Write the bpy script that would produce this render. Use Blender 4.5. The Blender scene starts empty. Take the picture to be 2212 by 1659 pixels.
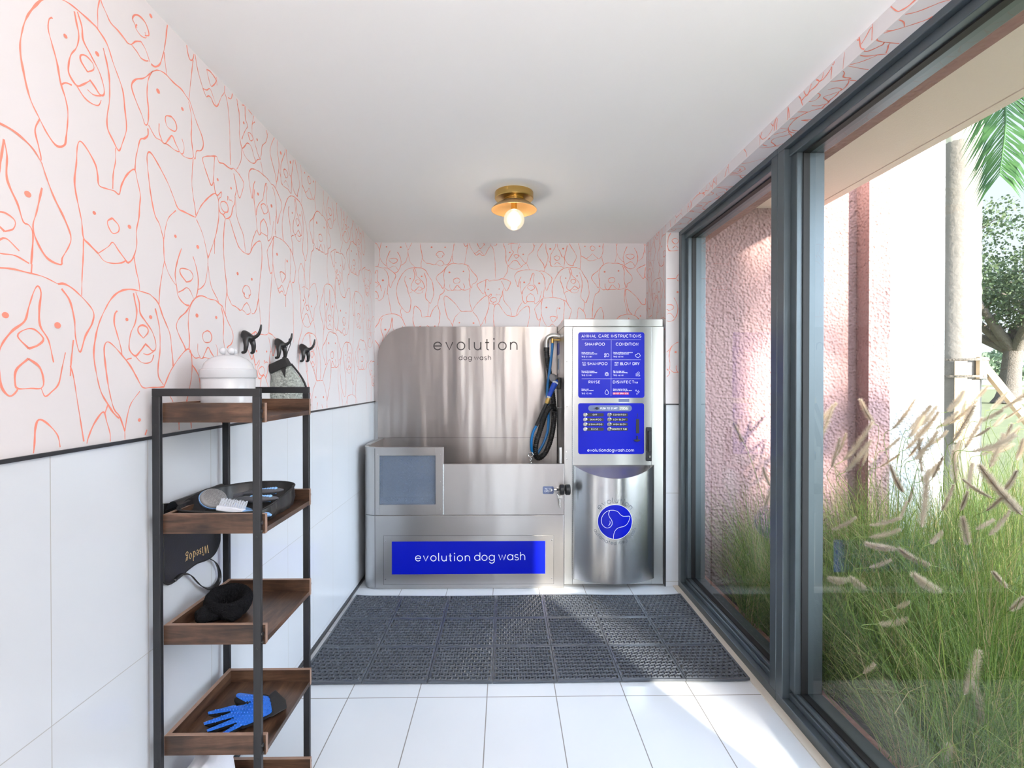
import bpy, math, random
from mathutils import Vector, Matrix, noise as mnoise

SKY_GLOW = 13.0           # peak of the off-frame sky glow added to light the room
LAMP = (1.2, 3, 6)  # watts of the ceiling lights, far to near; nearer ones added out of view
UPLIGHT = 185        # watts of the added uplighter behind the camera
LAMPC = ((1, .82, .64), (1, .95, .91), (1, .95, .91))
random.seed(7)
scene = bpy.context.scene
COL = scene.collection
PI = math.pi

# ------------------------------------------------------------------ camera
CAM_H = 1.374
FPX = 1090.0            # focal length in pixels of the 2212 px wide frame
YAW, PITCH = 15.0 / FPX, 7.5 / FPX
cam_d = bpy.data.cameras.new('camera')
cam_d.sensor_width = 36.0
cam_d.lens = 36.0 * FPX / 2212.0
cam_d.clip_start, cam_d.clip_end = 0.02, 600
cam = bpy.data.objects.new('camera', cam_d)
COL.objects.link(cam)
cam.location = (0, 0, CAM_H)
F = Vector((math.sin(YAW) * math.cos(PITCH), math.cos(YAW) * math.cos(PITCH), -math.sin(PITCH)))
R = Vector((math.cos(YAW), -math.sin(YAW), 0))
U = R.cross(F)
cam.rotation_euler = F.to_track_quat('-Z', 'Y').to_euler()
scene.camera = cam

def ray(px, py):
    return F + R * ((px - 1106.0) / FPX) - U * ((py - 829.5) / FPX)
def onY(px, py, y):
    d = ray(px, py); return Vector((0, 0, CAM_H)) + d * (y / d.y)
def onX(px, py, x):
    d = ray(px, py); return Vector((0, 0, CAM_H)) + d * (x / d.x)
def onZ(px, py, z):
    d = ray(px, py); return Vector((0, 0, CAM_H)) + d * ((z - CAM_H) / d.z)

# ------------------------------------------------------------------ materials
def new_mat(name):
    m = bpy.data.materials.new(name); m.use_nodes = True
    nt = m.node_tree
    return m, nt, nt.nodes, nt.links, nt.nodes['Principled BSDF']

def N(nt, kind, **kw):
    n = nt.nodes.new(kind)
    for k, v in kw.items():
        setattr(n, k, v)
    return n

def coords(nt, scale=(1, 1, 1), out='Object'):
    tc = N(nt, 'ShaderNodeTexCoord'); mp = N(nt, 'ShaderNodeMapping')
    mp.inputs['Scale'].default_value = scale
    nt.links.new(tc.outputs[out], mp.inputs['Vector'])
    return mp.outputs['Vector']

def add_bump(nt, b, vec, scale, strength, dist=0.01, detail=4, prev=None):
    n = N(nt, 'ShaderNodeTexNoise'); n.inputs['Scale'].default_value = scale; n.inputs['Detail'].default_value = detail
    nt.links.new(vec, n.inputs['Vector'])
    bp = N(nt, 'ShaderNodeBump'); bp.inputs['Strength'].default_value = strength; bp.inputs['Distance'].default_value = dist
    nt.links.new(n.outputs['Fac'], bp.inputs['Height'])
    if prev is not None:
        nt.links.new(prev, bp.inputs['Normal'])
    nt.links.new(bp.outputs['Normal'], b.inputs['Normal'])
    return bp.outputs['Normal']

def plain(name, col, rough=0.5, metal=0.0, bump=None, var=0.0, vscale=8.0, emit=None, estr=0.0, spec=0.5, alpha=1.0):
    m, nt, nd, lk, b = new_mat(name)
    b.inputs['Base Color'].default_value = (*col, 1)
    b.inputs['Roughness'].default_value = rough
    b.inputs['Metallic'].default_value = metal
    b.inputs['Specular IOR Level'].default_value = spec
    vec = coords(nt)
    if var > 0:
        n = N(nt, 'ShaderNodeTexNoise'); n.inputs['Scale'].default_value = vscale; n.inputs['Detail'].default_value = 4
        lk.new(vec, n.inputs['Vector'])
        mx = N(nt, 'ShaderNodeMix', data_type='RGBA')
        mx.inputs[6].default_value = (*[c * (1 - var) for c in col], 1)
        mx.inputs[7].default_value = (*[min(1, c * (1 + var)) for c in col], 1)
        lk.new(n.outputs['Fac'], mx.inputs[0]); lk.new(mx.outputs[2], b.inputs['Base Color'])
    if bump:
        add_bump(nt, b, vec, bump[0], bump[1], bump[2] if len(bump) > 2 else 0.01)
    if emit:
        b.inputs['Emission Color'].default_value = (*emit, 1); b.inputs['Emission Strength'].default_value = estr
    return m

def srgb(r, g, b):
    f = lambda c: (c / 255 / 12.92) if c / 255 <= 0.04045 else ((c / 255 + 0.055) / 1.055) ** 2.4
    return (f(r), f(g), f(b))

def tile_mat(name, col, grout, ax, ay, x0, y0, sx, sy, w, rough=0.22, wave=0.0):
    """tiles laid on a grid of world positions: ax/ay pick the two axes"""
    m, nt, nd, lk, b = new_mat(name)
    tc = N(nt, 'ShaderNodeTexCoord'); sp = N(nt, 'ShaderNodeSeparateXYZ')
    lk.new(tc.outputs['Object'], sp.inputs[0])
    facs = []
    for axis, o, s in ((ax, x0, sx), (ay, y0, sy)):
        a = N(nt, 'ShaderNodeMath', operation='SUBTRACT'); a.inputs[1].default_value = o - 100 * s
        lk.new(sp.outputs[axis], a.inputs[0])
        d = N(nt, 'ShaderNodeMath', operation='DIVIDE'); d.inputs[1].default_value = s
        lk.new(a.outputs[0], d.inputs[0])
        f = N(nt, 'ShaderNodeMath', operation='FRACT'); lk.new(d.outputs[0], f.inputs[0])
        h = N(nt, 'ShaderNodeMath', operation='SUBTRACT'); h.inputs[1].default_value = 0.5
        lk.new(f.outputs[0], h.inputs[0])
        ab = N(nt, 'ShaderNodeMath', operation='ABSOLUTE'); lk.new(h.outputs[0], ab.inputs[0])
        g = N(nt, 'ShaderNodeMath', operation='GREATER_THAN'); g.inputs[1].default_value = 0.5 - w / s / 2
        lk.new(ab.outputs[0], g.inputs[0]); facs.append(g.outputs[0])
    mxm = N(nt, 'ShaderNodeMath', operation='MAXIMUM'); lk.new(facs[0], mxm.inputs[0]); lk.new(facs[1], mxm.inputs[1])
    n = N(nt, 'ShaderNodeTexNoise'); n.inputs['Scale'].default_value = 2.2; n.inputs['Detail'].default_value = 5
    lk.new(tc.outputs['Object'], n.inputs['Vector'])
    base = N(nt, 'ShaderNodeMix', data_type='RGBA')
    base.inputs[6].default_value = (*[c * 0.95 for c in col], 1); base.inputs[7].default_value = (*[min(1, c * 1.03) for c in col], 1)
    lk.new(n.outputs['Fac'], base.inputs[0])
    mx = N(nt, 'ShaderNodeMix', data_type='RGBA'); mx.inputs[7].default_value = (*grout, 1)
    lk.new(mxm.outputs[0], mx.inputs[0]); lk.new(base.outputs[2], mx.inputs[6]); lk.new(mx.outputs[2], b.inputs['Base Color'])
    rr = N(nt, 'ShaderNodeMapRange'); rr.inputs['To Min'].default_value = rough; rr.inputs['To Max'].default_value = 0.85
    lk.new(mxm.outputs[0], rr.inputs['Value']); lk.new(rr.outputs['Result'], b.inputs['Roughness'])
    bp = N(nt, 'ShaderNodeBump', invert=True); bp.inputs['Strength'].default_value = 0.5; bp.inputs['Distance'].default_value = 0.002
    lk.new(mxm.outputs[0], bp.inputs['Height'])
    lk.new(bp.outputs['Normal'], b.inputs['Normal'])
    if wave:
        add_bump(nt, b, tc.outputs['Object'], 1.6, wave, 0.02, 2, bp.outputs['Normal'])
    return m

def steel_mat(name, col=(0.47, 0.46, 0.455), rough=0.30, grain=(1.2, 1.2, 260), wav=0.10, wscale=(2.4, 2.4, 0.35), gs=0.0):
    m, nt, nd, lk, b = new_mat(name)
    b.inputs['Metallic'].default_value = 1.0
    b.inputs['Base Color'].default_value = (*col, 1)
    v = coords(nt, grain)
    n = N(nt, 'ShaderNodeTexNoise'); n.inputs['Scale'].default_value = 3.0; n.inputs['Detail'].default_value = 3
    lk.new(v, n.inputs['Vector'])
    rr = N(nt, 'ShaderNodeMapRange'); rr.inputs['To Min'].default_value = rough - 0.012; rr.inputs['To Max'].default_value = rough + 0.012
    lk.new(n.outputs['Fac'], rr.inputs['Value']); lk.new(rr.outputs['Result'], b.inputs['Roughness'])
    mx = N(nt, 'ShaderNodeMix', data_type='RGBA')
    mx.inputs[6].default_value = (*[c * 0.985 for c in col], 1); mx.inputs[7].default_value = (*[min(1, c * 1.012) for c in col], 1)
    lk.new(n.outputs['Fac'], mx.inputs[0]); lk.new(mx.outputs[2], b.inputs['Base Color'])
    b.inputs['Anisotropic'].default_value = 0.85
    tg = N(nt, 'ShaderNodeCombineXYZ'); tg.inputs['Z'].default_value = 1.0
    lk.new(tg.outputs[0], b.inputs['Tangent'])
    add_bump(nt, b, coords(nt, wscale), 2.2, wav, 0.05, 1.5)
    return m

def wood_mat(name, stretch=(22, 2.6, 22)):
    m, nt, nd, lk, b = new_mat(name)
    v = coords(nt, stretch)
    n = N(nt, 'ShaderNodeTexNoise'); n.inputs['Scale'].default_value = 2.0; n.inputs['Detail'].default_value = 8; n.inputs['Roughness'].default_value = 0.65; n.inputs['Distortion'].default_value = 0.6
    lk.new(v, n.inputs['Vector'])
    n2 = N(nt, 'ShaderNodeTexNoise'); n2.inputs['Scale'].default_value = 9.0; n2.inputs['Detail'].default_value = 3
    lk.new(coords(nt), n2.inputs['Vector'])
    r1 = N(nt, 'ShaderNodeValToRGB'); e = r1.color_ramp.elements
    e[0].position = 0.3; e[0].color = (0.018, 0.011, 0.008, 1); e[1].position = 0.72; e[1].color = (0.165, 0.092, 0.055, 1)
    e2 = r1.color_ramp.elements.new(0.5); e2.color = (0.078, 0.041, 0.025, 1)
    lk.new(n.outputs['Fac'], r1.inputs['Fac'])
    r2 = N(nt, 'ShaderNodeValToRGB'); e = r2.color_ramp.elements
    e[0].position = 0.35; e[0].color = (0.35, 0.35, 0.35, 1); e[1].position = 0.62; e[1].color = (1.15, 1.12, 1.1, 1)
    lk.new(n2.outputs['Fac'], r2.inputs['Fac'])
    mx = N(nt, 'ShaderNodeMix', data_type='RGBA', blend_type='MULTIPLY'); mx.inputs[0].default_value = 0.85
    lk.new(r1.outputs['Color'], mx.inputs[6]); lk.new(r2.outputs['Color'], mx.inputs[7]); lk.new(mx.outputs[2], b.inputs['Base Color'])
    b.inputs['Roughness'].default_value = 0.36
    add_bump(nt, b, v, 2.0, 0.15, 0.002)
    return m

def stucco(name, col, scale=55, strength=0.8, dist=0.02, rough=0.9):
    m, nt, nd, lk, b = new_mat(name)
    b.inputs['Base Color'].default_value = (*col, 1); b.inputs['Roughness'].default_value = rough
    b.inputs['Specular IOR Level'].default_value = 0.2
    v = coords(nt)
    vo = N(nt, 'ShaderNodeTexVoronoi'); vo.inputs['Scale'].default_value = scale; vo.feature = 'SMOOTH_F1'
    lk.new(v, vo.inputs['Vector'])
    bp = N(nt, 'ShaderNodeBump'); bp.inputs['Strength'].default_value = strength; bp.inputs['Distance'].default_value = dist
    lk.new(vo.outputs['Distance'], bp.inputs['Height'])
    lk.new(bp.outputs['Normal'], b.inputs['Normal'])
    add_bump(nt, b, v, scale * 0.35, strength * 0.6, dist, 5, bp.outputs['Normal'])
    return m

def glass_mat(name, tint=(0.95, 0.97, 0.96), ior=0.05, rough=0.0):
    m, nt, nd, lk, b = new_mat(name)
    nd.remove(b)
    out = nd['Material Output']
    tr = N(nt, 'ShaderNodeBsdfTransparent'); tr.inputs['Color'].default_value = (*tint, 1)
    gl = N(nt, 'ShaderNodeBsdfGlossy'); gl.inputs['Roughness'].default_value = rough
    lw = N(nt, 'ShaderNodeLayerWeight'); lw.inputs['Blend'].default_value = 0.5
    pw = N(nt, 'ShaderNodeMath', operation='POWER'); pw.inputs[1].default_value = 4.5; lk.new(lw.outputs['Facing'], pw.inputs[0])
    fr = N(nt, 'ShaderNodeMath', operation='MULTIPLY_ADD'); fr.inputs[1].default_value = 0.90; fr.inputs[2].default_value = ior
    lk.new(pw.outputs[0], fr.inputs[0])
    mx = N(nt, 'ShaderNodeMixShader')
    lk.new(fr.outputs[0], mx.inputs[0]); lk.new(tr.outputs[0], mx.inputs[1]); lk.new(gl.outputs[0], mx.inputs[2])
    lk.new(mx.outputs[0], out.inputs['Surface'])
    return m

def leaf_mat(name, c0, c1, scale=3.0, rough=0.55, trans=0.35):
    m, nt, nd, lk, b = new_mat(name)
    out = nd['Material Output']
    n = N(nt, 'ShaderNodeTexNoise'); n.inputs['Scale'].default_value = scale; n.inputs['Detail'].default_value = 3
    lk.new(coords(nt), n.inputs['Vector'])
    r = N(nt, 'ShaderNodeValToRGB'); e = r.color_ramp.elements
    e[0].position = 0.3; e[0].color = (*c0, 1); e[1].position = 0.7; e[1].color = (*c1, 1)
    lk.new(n.outputs['Fac'], r.inputs['Fac']); lk.new(r.outputs['Color'], b.inputs['Base Color'])
    b.inputs['Roughness'].default_value = rough; b.inputs['Specular IOR Level'].default_value = 0.3
    tl = N(nt, 'ShaderNodeBsdfTranslucent'); lk.new(r.outputs['Color'], tl.inputs['Color'])
    mx = N(nt, 'ShaderNodeMixShader'); mx.inputs[0].default_value = trans
    lk.new(b.outputs[0], mx.inputs[1]); lk.new(tl.outputs[0], mx.inputs[2]); lk.new(mx.outputs[0], out.inputs['Surface'])
    return m

# ------------------------------------------------------------------ mesh builder
class MB:
    def __init__(self):
        self.v, self.f, self.m = [], [], []
    def add(self, vs, fs, m=0):
        o = len(self.v)
        self.v += [Vector(p) for p in vs]
        for f in fs:
            self.f.append([o + i for i in f]); self.m.append(m)
    def box(self, x0, x1, y0, y1, z0, z1, m=0):
        vs = [(x, y, z) for z in (z0, z1) for y in (y0, y1) for x in (x0, x1)]
        self.add(vs, [(0, 2, 3, 1), (4, 5, 7, 6), (0, 1, 5, 4), (2, 6, 7, 3), (0, 4, 6, 2), (1, 3, 7, 5)], m)
        return self
    def frame(self, p0, tx, ty, poly, m=0):
        self.add([p0 + tx * a + ty * b for a, b in poly], [tuple(range(len(poly)))], m)
    def tube(self, path, rad, n=12, m=0, caps=True, flat=None):
        """path: points; rad: number or list; flat: (a, b) section scale with a fixed up vector"""
        path = [Vector(p) for p in path]
        k = len(path)
        rs = rad if isinstance(rad, (list, tuple)) else [rad] * k
        prev = None; rings = []
        o = len(self.v)
        for i, p in enumerate(path):
            t = (path[min(i + 1, k - 1)] - path[max(i - 1, 0)])
            if t.length < 1e-9: t = Vector((0, 0, 1))
            t.normalize()
            if prev is None:
                a = Vector((0, 0, 1)) if abs(t.z) < 0.9 else Vector((1, 0, 0))
                nx = t.cross(a).normalized()
            else:
                nx = (prev - t * prev.dot(t))
                nx = nx.normalized() if nx.length > 1e-6 else t.orthogonal().normalized()
            prev = nx
            ny = t.cross(nx)
            fa, fb = flat if flat else (1, 1)
            for j in range(n):
                a = 2 * PI * j / n
                self.v.append(p + nx * (math.cos(a) * rs[i] * fa) + ny * (math.sin(a) * rs[i] * fb))
        for i in range(k - 1):
            for j in range(n):
                a, b = o + i * n + j, o + i * n + (j + 1) % n
                self.f.append([a, b, b + n, a + n]); self.m.append(m)
        if caps:
            self.f.append([o + j for j in reversed(range(n))]); self.m.append(m)
            self.f.append([o + (k - 1) * n + j for j in range(n)]); self.m.append(m)
        return self
    def cyl(self, p0, p1, r0, r1=None, n=24, m=0):
        return self.tube([p0, p1], [r0, r0 if r1 is None else r1], n, m)
    def lathe(self, prof, c, n=40, m=0, axis='z', caps=True):
        c = Vector(c); o = len(self.v); k = len(prof)
        for r, h in prof:
            for j in range(n):
                a = 2 * PI * j / n
                if axis == 'z': q = Vector((r * math.cos(a), r * math.sin(a), h))
                elif axis == 'x': q = Vector((h, r * math.cos(a), r * math.sin(a)))
                else: q = Vector((r * math.cos(a), h, r * math.sin(a)))
                self.v.append(c + q)
        for i in range(k - 1):
            for j in range(n):
                a, b = o + i * n + j, o + i * n + (j + 1) % n
                self.f.append([a, b, b + n, a + n]); self.m.append(m)
        for i, rev in ((0, True), (k - 1, False)):
            if caps and prof[i][0] > 1e-5:
                idx = [o + i * n + j for j in range(n)]
                self.f.append(idx[::-1] if rev else idx); self.m.append(m)
        return self
    def prism(self, poly, fn, h0, h1, m=0):
        """poly in 2D, fn(a, b, h) -> 3D, extruded from h0 to h1"""
        n = len(poly)
        vs = [fn(a, b, h0) for a, b in poly] + [fn(a, b, h1) for a, b in poly]
        fs = [tuple(range(n))[::-1], tuple(range(n, 2 * n))] + [(i, (i + 1) % n, n + (i + 1) % n, n + i) for i in range(n)]
        self.add(vs, fs, m); return self
    def ribbon(self, pts, w, fn, m=0, closed=False):
        """flat stroke of width w (number or list) along 2D pts, placed by fn(a, b)"""
        pts = [Vector((p[0], p[1])) for p in pts]
        k = len(pts)
        if k < 2: return self
        o = len(self.v)
        for i, p in enumerate(pts):
            a = pts[(i - 1) % k] if (closed or i > 0) else p
            b = pts[(i + 1) % k] if (closed or i < k - 1) else p
            t = b - a
            if t.length < 1e-9: t = Vector((1, 0))
            t.normalize(); nrm = Vector((-t.y, t.x))
            ww = w[i] if isinstance(w, (list, tuple)) else w
            self.v.append(Vector(fn(*(p + nrm * ww / 2)))); self.v.append(Vector(fn(*(p - nrm * ww / 2))))
        for i in range(k if closed else k - 1):
            a, b = o + 2 * i, o + 2 * ((i + 1) % k)
            self.f.append([a, a + 1, b + 1, b]); self.m.append(m)
        return self
    def disc(self, c, r, fn, n=24, m=0, ry=None):
        ry = r if ry is None else ry
        self.add([fn(c[0] + r * math.cos(2 * PI * j / n), c[1] + ry * math.sin(2 * PI * j / n)) for j in range(n)], [tuple(range(n))], m)
        return self
    def sphere(self, c, r, n=16, k=10, m=0):
        rx, ry, rz = r if isinstance(r, (tuple, list)) else (r, r, r)
        c = Vector(c); o = len(self.v)
        for i in range(k + 1):
            a = PI * i / k
            for j in range(n):
                b = 2 * PI * j / n
                self.v.append(c + Vector((rx * math.sin(a) * math.cos(b), ry * math.sin(a) * math.sin(b), -rz * math.cos(a))))
        for i in range(k):
            for j in range(n):
                a, b = o + i * n + j, o + i * n + (j + 1) % n
                self.f.append([a, b, b + n, a + n]); self.m.append(m)
        return self
    def merge(self, other, mat4=None, m=None):
        o = len(self.v)
        self.v += [(mat4 @ p) if mat4 else p.copy() for p in other.v]
        for f, mm in zip(other.f, other.m):
            self.f.append([o + i for i in f]); self.m.append(mm if m is None else m)
        return self

def tag(o, label=None, cat=None, group=None, kind=None):
    if label: o['label'] = label
    if cat: o['category'] = cat
    if group: o['group'] = group
    if kind: o['kind'] = kind
    return o

def mesh_of(name, mb, mats, smooth=35, off=None):
    me = bpy.data.meshes.new(name)
    off = off or Vector((0, 0, 0))
    me.from_pydata([tuple(p - off) for p in mb.v], [], mb.f)
    mats = mats if isinstance(mats, (list, tuple)) else [mats]
    for mt in mats: me.materials.append(mt)
    if len(mats) > 1: me.polygons.foreach_set('material_index', mb.m)
    me.validate()
    if smooth is not None:
        me.polygons.foreach_set('use_smooth', [True] * len(me.polygons))
        me.set_sharp_from_angle(angle=math.radians(smooth))
    me.update()
    return me

WLOC = {}
def obj(name, mb, mats, parent=None, smooth=35, bevel=0.0, bseg=2, loc=None, weld=False):
    """one mesh object from world-space geometry, origin at loc (or at the parent's)"""
    if parent is not None:
        base = WLOC[parent.name] if loc is None else Vector(loc)
    else:
        base = Vector(loc) if loc is not None else Vector((0, 0, 0))
    o = bpy.data.objects.new(name, mesh_of(name, mb, mats, smooth, base))
    COL.objects.link(o)
    if parent is not None:
        o.parent = parent; o.location = base - WLOC[parent.name]
    else:
        o.location = base
    WLOC[o.name] = base
    if weld:
        w = o.modifiers.new('weld', 'WELD'); w.merge_threshold = 0.0001
    if bevel > 0:
        b = o.modifiers.new('bevel', 'BEVEL'); b.width = bevel; b.segments = bseg; b.limit_method = 'ANGLE'; b.angle_limit = math.radians(40)
        b.harden_normals = False
    return o

def thing(name, loc, label, cat, group=None, kind=None):
    o = bpy.data.objects.new(name, None); COL.objects.link(o)
    o.empty_display_size = 0.05
    o.location = loc; WLOC[o.name] = Vector(loc)
    return tag(o, label, cat, group, kind)

def struct(name, mb, mats, label, cat, parent=None, **kw):
    o = obj(name, mb, mats, parent, **kw)
    return tag(o, label, cat, None, 'structure')

def spline(pts, step=None, per=6, closed=False):
    """Catmull-Rom through the points"""
    P = [Vector(p) for p in pts]; k = len(P)
    if k < 3: return P
    out = []
    rng = range(k if closed else k - 1)
    for i in rng:
        if closed:
            a, b, c, d = P[(i - 1) % k], P[i], P[(i + 1) % k], P[(i + 2) % k]
        else:
            b, c = P[i], P[i + 1]
            a = P[i - 1] if i > 0 else b * 2 - c
            d = P[i + 2] if i + 2 < k else c * 2 - b
        nn = per if step is None else max(1, int(math.ceil((c - b).length / step)))
        for s in range(nn):
            t = s / nn
            out.append(0.5 * ((2 * b) + (c - a) * t + (2 * a - 5 * b + 4 * c - d) * t * t + (3 * b - a - 3 * c + d) * t ** 3))
    if not closed: out.append(P[-1])
    return out

def rrect(x0, x1, y0, y1, r, n=6):
    out = []
    for cx, cy, a0 in ((x1 - r, y1 - r, 0), (x0 + r, y1 - r, PI / 2), (x0 + r, y0 + r, PI), (x1 - r, y0 + r, 1.5 * PI)):
        for i in range(n + 1):
            a = a0 + PI / 2 * i / n
            out.append((cx + r * math.cos(a), cy + r * math.sin(a)))
    return out

# ------------------------------------------------------------------ monoline lettering
def arc(cx, cy, rx, ry, a0, a1, n=10):
    return [(cx + rx * math.cos(math.radians(a0 + (a1 - a0) * i / n)), cy + ry * math.sin(math.radians(a0 + (a1 - a0) * i / n))) for i in range(n + 1)]
O5 = arc(.5, .5, .5, .5, 0, 360, 16)
GL = {
 'a': (1.0, [O5, [(1, 1), (1, 0)]]), 'b': (1.0, [O5, [(0, 1.5), (0, 0)]]),
 'c': (.85, [arc(.5, .5, .5, .5, 45, 315)]), 'd': (1.0, [O5, [(1, 1.5), (1, 0)]]),
 'e': (1.0, [[(0, .5), (1, .5)] + arc(.5, .5, .5, .5, 0, 320, 14)[1:]]),
 'f': (.5, [[(.2, 0), (.2, 1.2)] + arc(.5, 1.2, .3, .3, 180, 80, 5)[1:], [(0, .95), (.5, .95)]]),
 'g': (1.0, [O5, [(1, 1), (1, 0)] + arc(.5, -.05, .5, .45, 0, -150, 8)[1:]]),
 'h': (.85, [[(0, 1.5), (0, 0)], arc(.42, .55, .42, .45, 180, 0, 8) + [(.84, 0)]]),
 'i': (.05, [[(.02, 1), (.02, 0)], arc(.02, 1.42, .05, .05, 0, 360, 6)]),
 'j': (.2, [[(.15, 1), (.15, -.3), (0, -.45)]]), 'k': (.7, [[(0, 1.5), (0, 0)], [(.65, 1), (0, .4)], [(.25, .6), (.7, 0)]]),
 'l': (.12, [[(0, 1.5), (0, .12), (.12, 0)]]),
 'm': (1.4, [[(0, 1), (0, 0)], arc(.35, .6, .35, .4, 180, 0, 6) + [(.7, 0)], arc(1.05, .6, .35, .4, 180, 0, 6) + [(1.4, 0)]]),
 'n': (.85, [[(0, 1), (0, 0)], arc(.42, .55, .42, .45, 180, 0, 8) + [(.84, 0)]]),
 'o': (1.0, [O5]), 'p': (1.0, [O5, [(0, 1), (0, -.5)]]), 'q': (1.0, [O5, [(1, 1), (1, -.5)]]),
 'r': (.5, [[(0, 1), (0, 0)], arc(.4, .55, .4, .45, 180, 70, 5)]),
 's': (.7, [arc(.35, .74, .33, .26, 40, 270, 8) + arc(.35, .24, .35, .25, 90, -150, 8)[1:]]),
 't': (.55, [[(.22, 1.4), (.22, .2)] + arc(.42, .2, .2, .2, 180, 280, 4)[1:], [(0, .95), (.5, .95)]]),
 'u': (.85, [[(0, 1), (0, .45)] + arc(.42, .45, .42, .45, 180, 360, 8)[1:] + [(.84, 1)], [(.84, 1), (.84, 0)]]),
 'v': (.9, [[(0, 1), (.45, 0), (.9, 1)]]), 'w': (1.3, [[(0, 1), (.33, 0), (.65, .95), (.97, 0), (1.3, 1)]]),
 'x': (.8, [[(0, 1), (.8, 0)], [(.8, 1), (0, 0)]]), 'y': (.9, [[(0, 1), (.45, 0)], [(.9, 1), (.25, -.5)]]),
 'z': (.8, [[(0, 1), (.8, 1), (0, 0), (.8, 0)]]),
 'A': (1.1, [[(0, 0), (.55, 1.45), (1.1, 0)], [(.2, .48), (.9, .48)]]),
 'B': (.9, [[(0, 0), (0, 1.45), (.5, 1.45)] + arc(.5, 1.1, .33, .35, 90, -90, 6) + [(0, .75)], [(.5, .75)] + arc(.5, .37, .4, .37, 90, -90, 6) + [(0, 0)]]),
 'C': (1.2, [arc(.72, .725, .72, .725, 50, 310, 14)]), 'D': (1.1, [[(0, 0), (0, 1.45), (.4, 1.45)] + arc(.4, .725, .7, .725, 90, -90, 10)[1:] + [(0, 0)]]),
 'E': (.8, [[(.8, 1.45), (0, 1.45), (0, 0), (.8, 0)], [(0, .75), (.7, .75)]]), 'F': (.8, [[(.8, 1.45), (0, 1.45), (0, 0)], [(0, .75), (.7, .75)]]),
 'G': (1.3, [arc(.72, .725, .72, .725, 50, 360, 16) + [(.8, .725)]]), 'H': (1.0, [[(0, 0), (0, 1.45)], [(1, 0), (1, 1.45)], [(0, .75), (1, .75)]]),
 'I': (.05, [[(.02, 0), (.02, 1.45)]]), 'K': (.9, [[(0, 0), (0, 1.45)], [(.85, 1.45), (0, .6)], [(.3, .85), (.9, 0)]]),
 'L': (.75, [[(0, 1.45), (0, 0), (.75, 0)]]), 'M': (1.25, [[(0, 0), (.1, 1.45), (.62, .4), (1.15, 1.45), (1.25, 0)]]),
 'N': (1.05, [[(0, 0), (0, 1.45), (1.05, 0), (1.05, 1.45)]]), 'O': (1.4, [arc(.7, .725, .7, .725, 0, 360, 18)]),
 'P': (.9, [[(0, 0), (0, 1.45), (.5, 1.45)] + arc(.5, 1.05, .4, .4, 90, -90, 7)[1:] + [(0, .65)]]),
 'R': (.9, [[(0, 0), (0, 1.45), (.5, 1.45)] + arc(.5, 1.05, .4, .4, 90, -90, 7)[1:] + [(0, .65)], [(.45, .65), (.9, 0)]]),
 'S': (.9, [arc(.45, 1.08, .42, .37, 35, 270, 9) + arc(.45, .36, .45, .36, 90, -145, 9)[1:]]),
 'T': (1.0, [[(0, 1.45), (1, 1.45)], [(.5, 1.45), (.5, 0)]]), 'U': (1.05, [[(0, 1.45), (0, .5)] + arc(.52, .52, .52, .52, 180, 360, 9)[1:] + [(1.04, 1.45)]]),
 'V': (1.1, [[(0, 1.45), (.55, 0), (1.1, 1.45)]]), 'W': (1.6, [[(0, 1.45), (.4, 0), (.8, 1.3), (1.2, 0), (1.6, 1.45)]]),
 'X': (1.0, [[(0, 0), (1, 1.45)], [(1, 0), (0, 1.45)]]), 'Y': (1.0, [[(0, 1.45), (.5, .7), (1, 1.45)], [(.5, .7), (.5, 0)]]),
 '0': (.9, [arc(.45, .725, .45, .725, 0, 360, 14)]), '1': (.4, [[(0, 1.2), (.3, 1.45), (.3, 0)]]),
 '2': (.85, [arc(.42, 1.05, .42, .4, 160, -30, 8) + [(0, 0), (.85, 0)]]), '3': (.85, [arc(.4, 1.08, .4, .37, 140, -90, 8) + arc(.4, .36, .42, .36, 90, -140, 8)[1:]]),
 '4': (.9, [[(.65, 0), (.65, 1.45), (0, .4), (.9, .4)]]), '6': (.85, [arc(.42, .42, .42, .42, 0, 360, 12), [(.03, .55), (.5, 1.45)]]),
 '-': (.4, [[(0, .6), (.4, .6)]]), '.': (.05, [arc(.03, .05, .04, .05, 0, 360, 6)]), ':': (.05, [arc(.03, .05, .04, .05, 0, 360, 6), arc(.03, .8, .04, .05, 0, 360, 6)]),
}
def text_width(s, h, gap, space):
    w = 0
    for ch in s:
        w += (space if ch == ' ' else GL[ch][0] * h + gap)
    return w - gap
def letter(mb, s, x0, x1, y, h, sw, fn, m=0, space=None, curve=None):
    """lettering from x0 to x1 on baseline y; h = x-height; spacing solved to fill the width"""
    space = h * 0.9 if space is None else space
    glyph = sum(GL[c][0] * h for c in s if c != ' ')
    gaps = max(1, len(s.replace(' ', '')) - 1)
    gap = (x1 - x0 - glyph - space * s.count(' ')) / gaps
    if gap < 0.12 * h and curve is None:     # squeeze the glyphs when the line is tight
        k = (x1 - x0) / (glyph + 0.3 * h * gaps + space * s.count(' '))
        hx, gap, space = h * k, 0.3 * h * k, space * k
    else:
        hx = h
    x = x0
    for ch in s:
        if ch == ' ':
            x += space; continue
        w, strokes = GL[ch]
        for st in strokes:
            pts = [(x + a * hx, y + b * h) for a, b in st]
            if curve: pts = [curve(a, b) for a, b in pts]
            mb.ribbon(pts, sw, fn, m)
        x += w * hx + gap
    return mb
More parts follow.
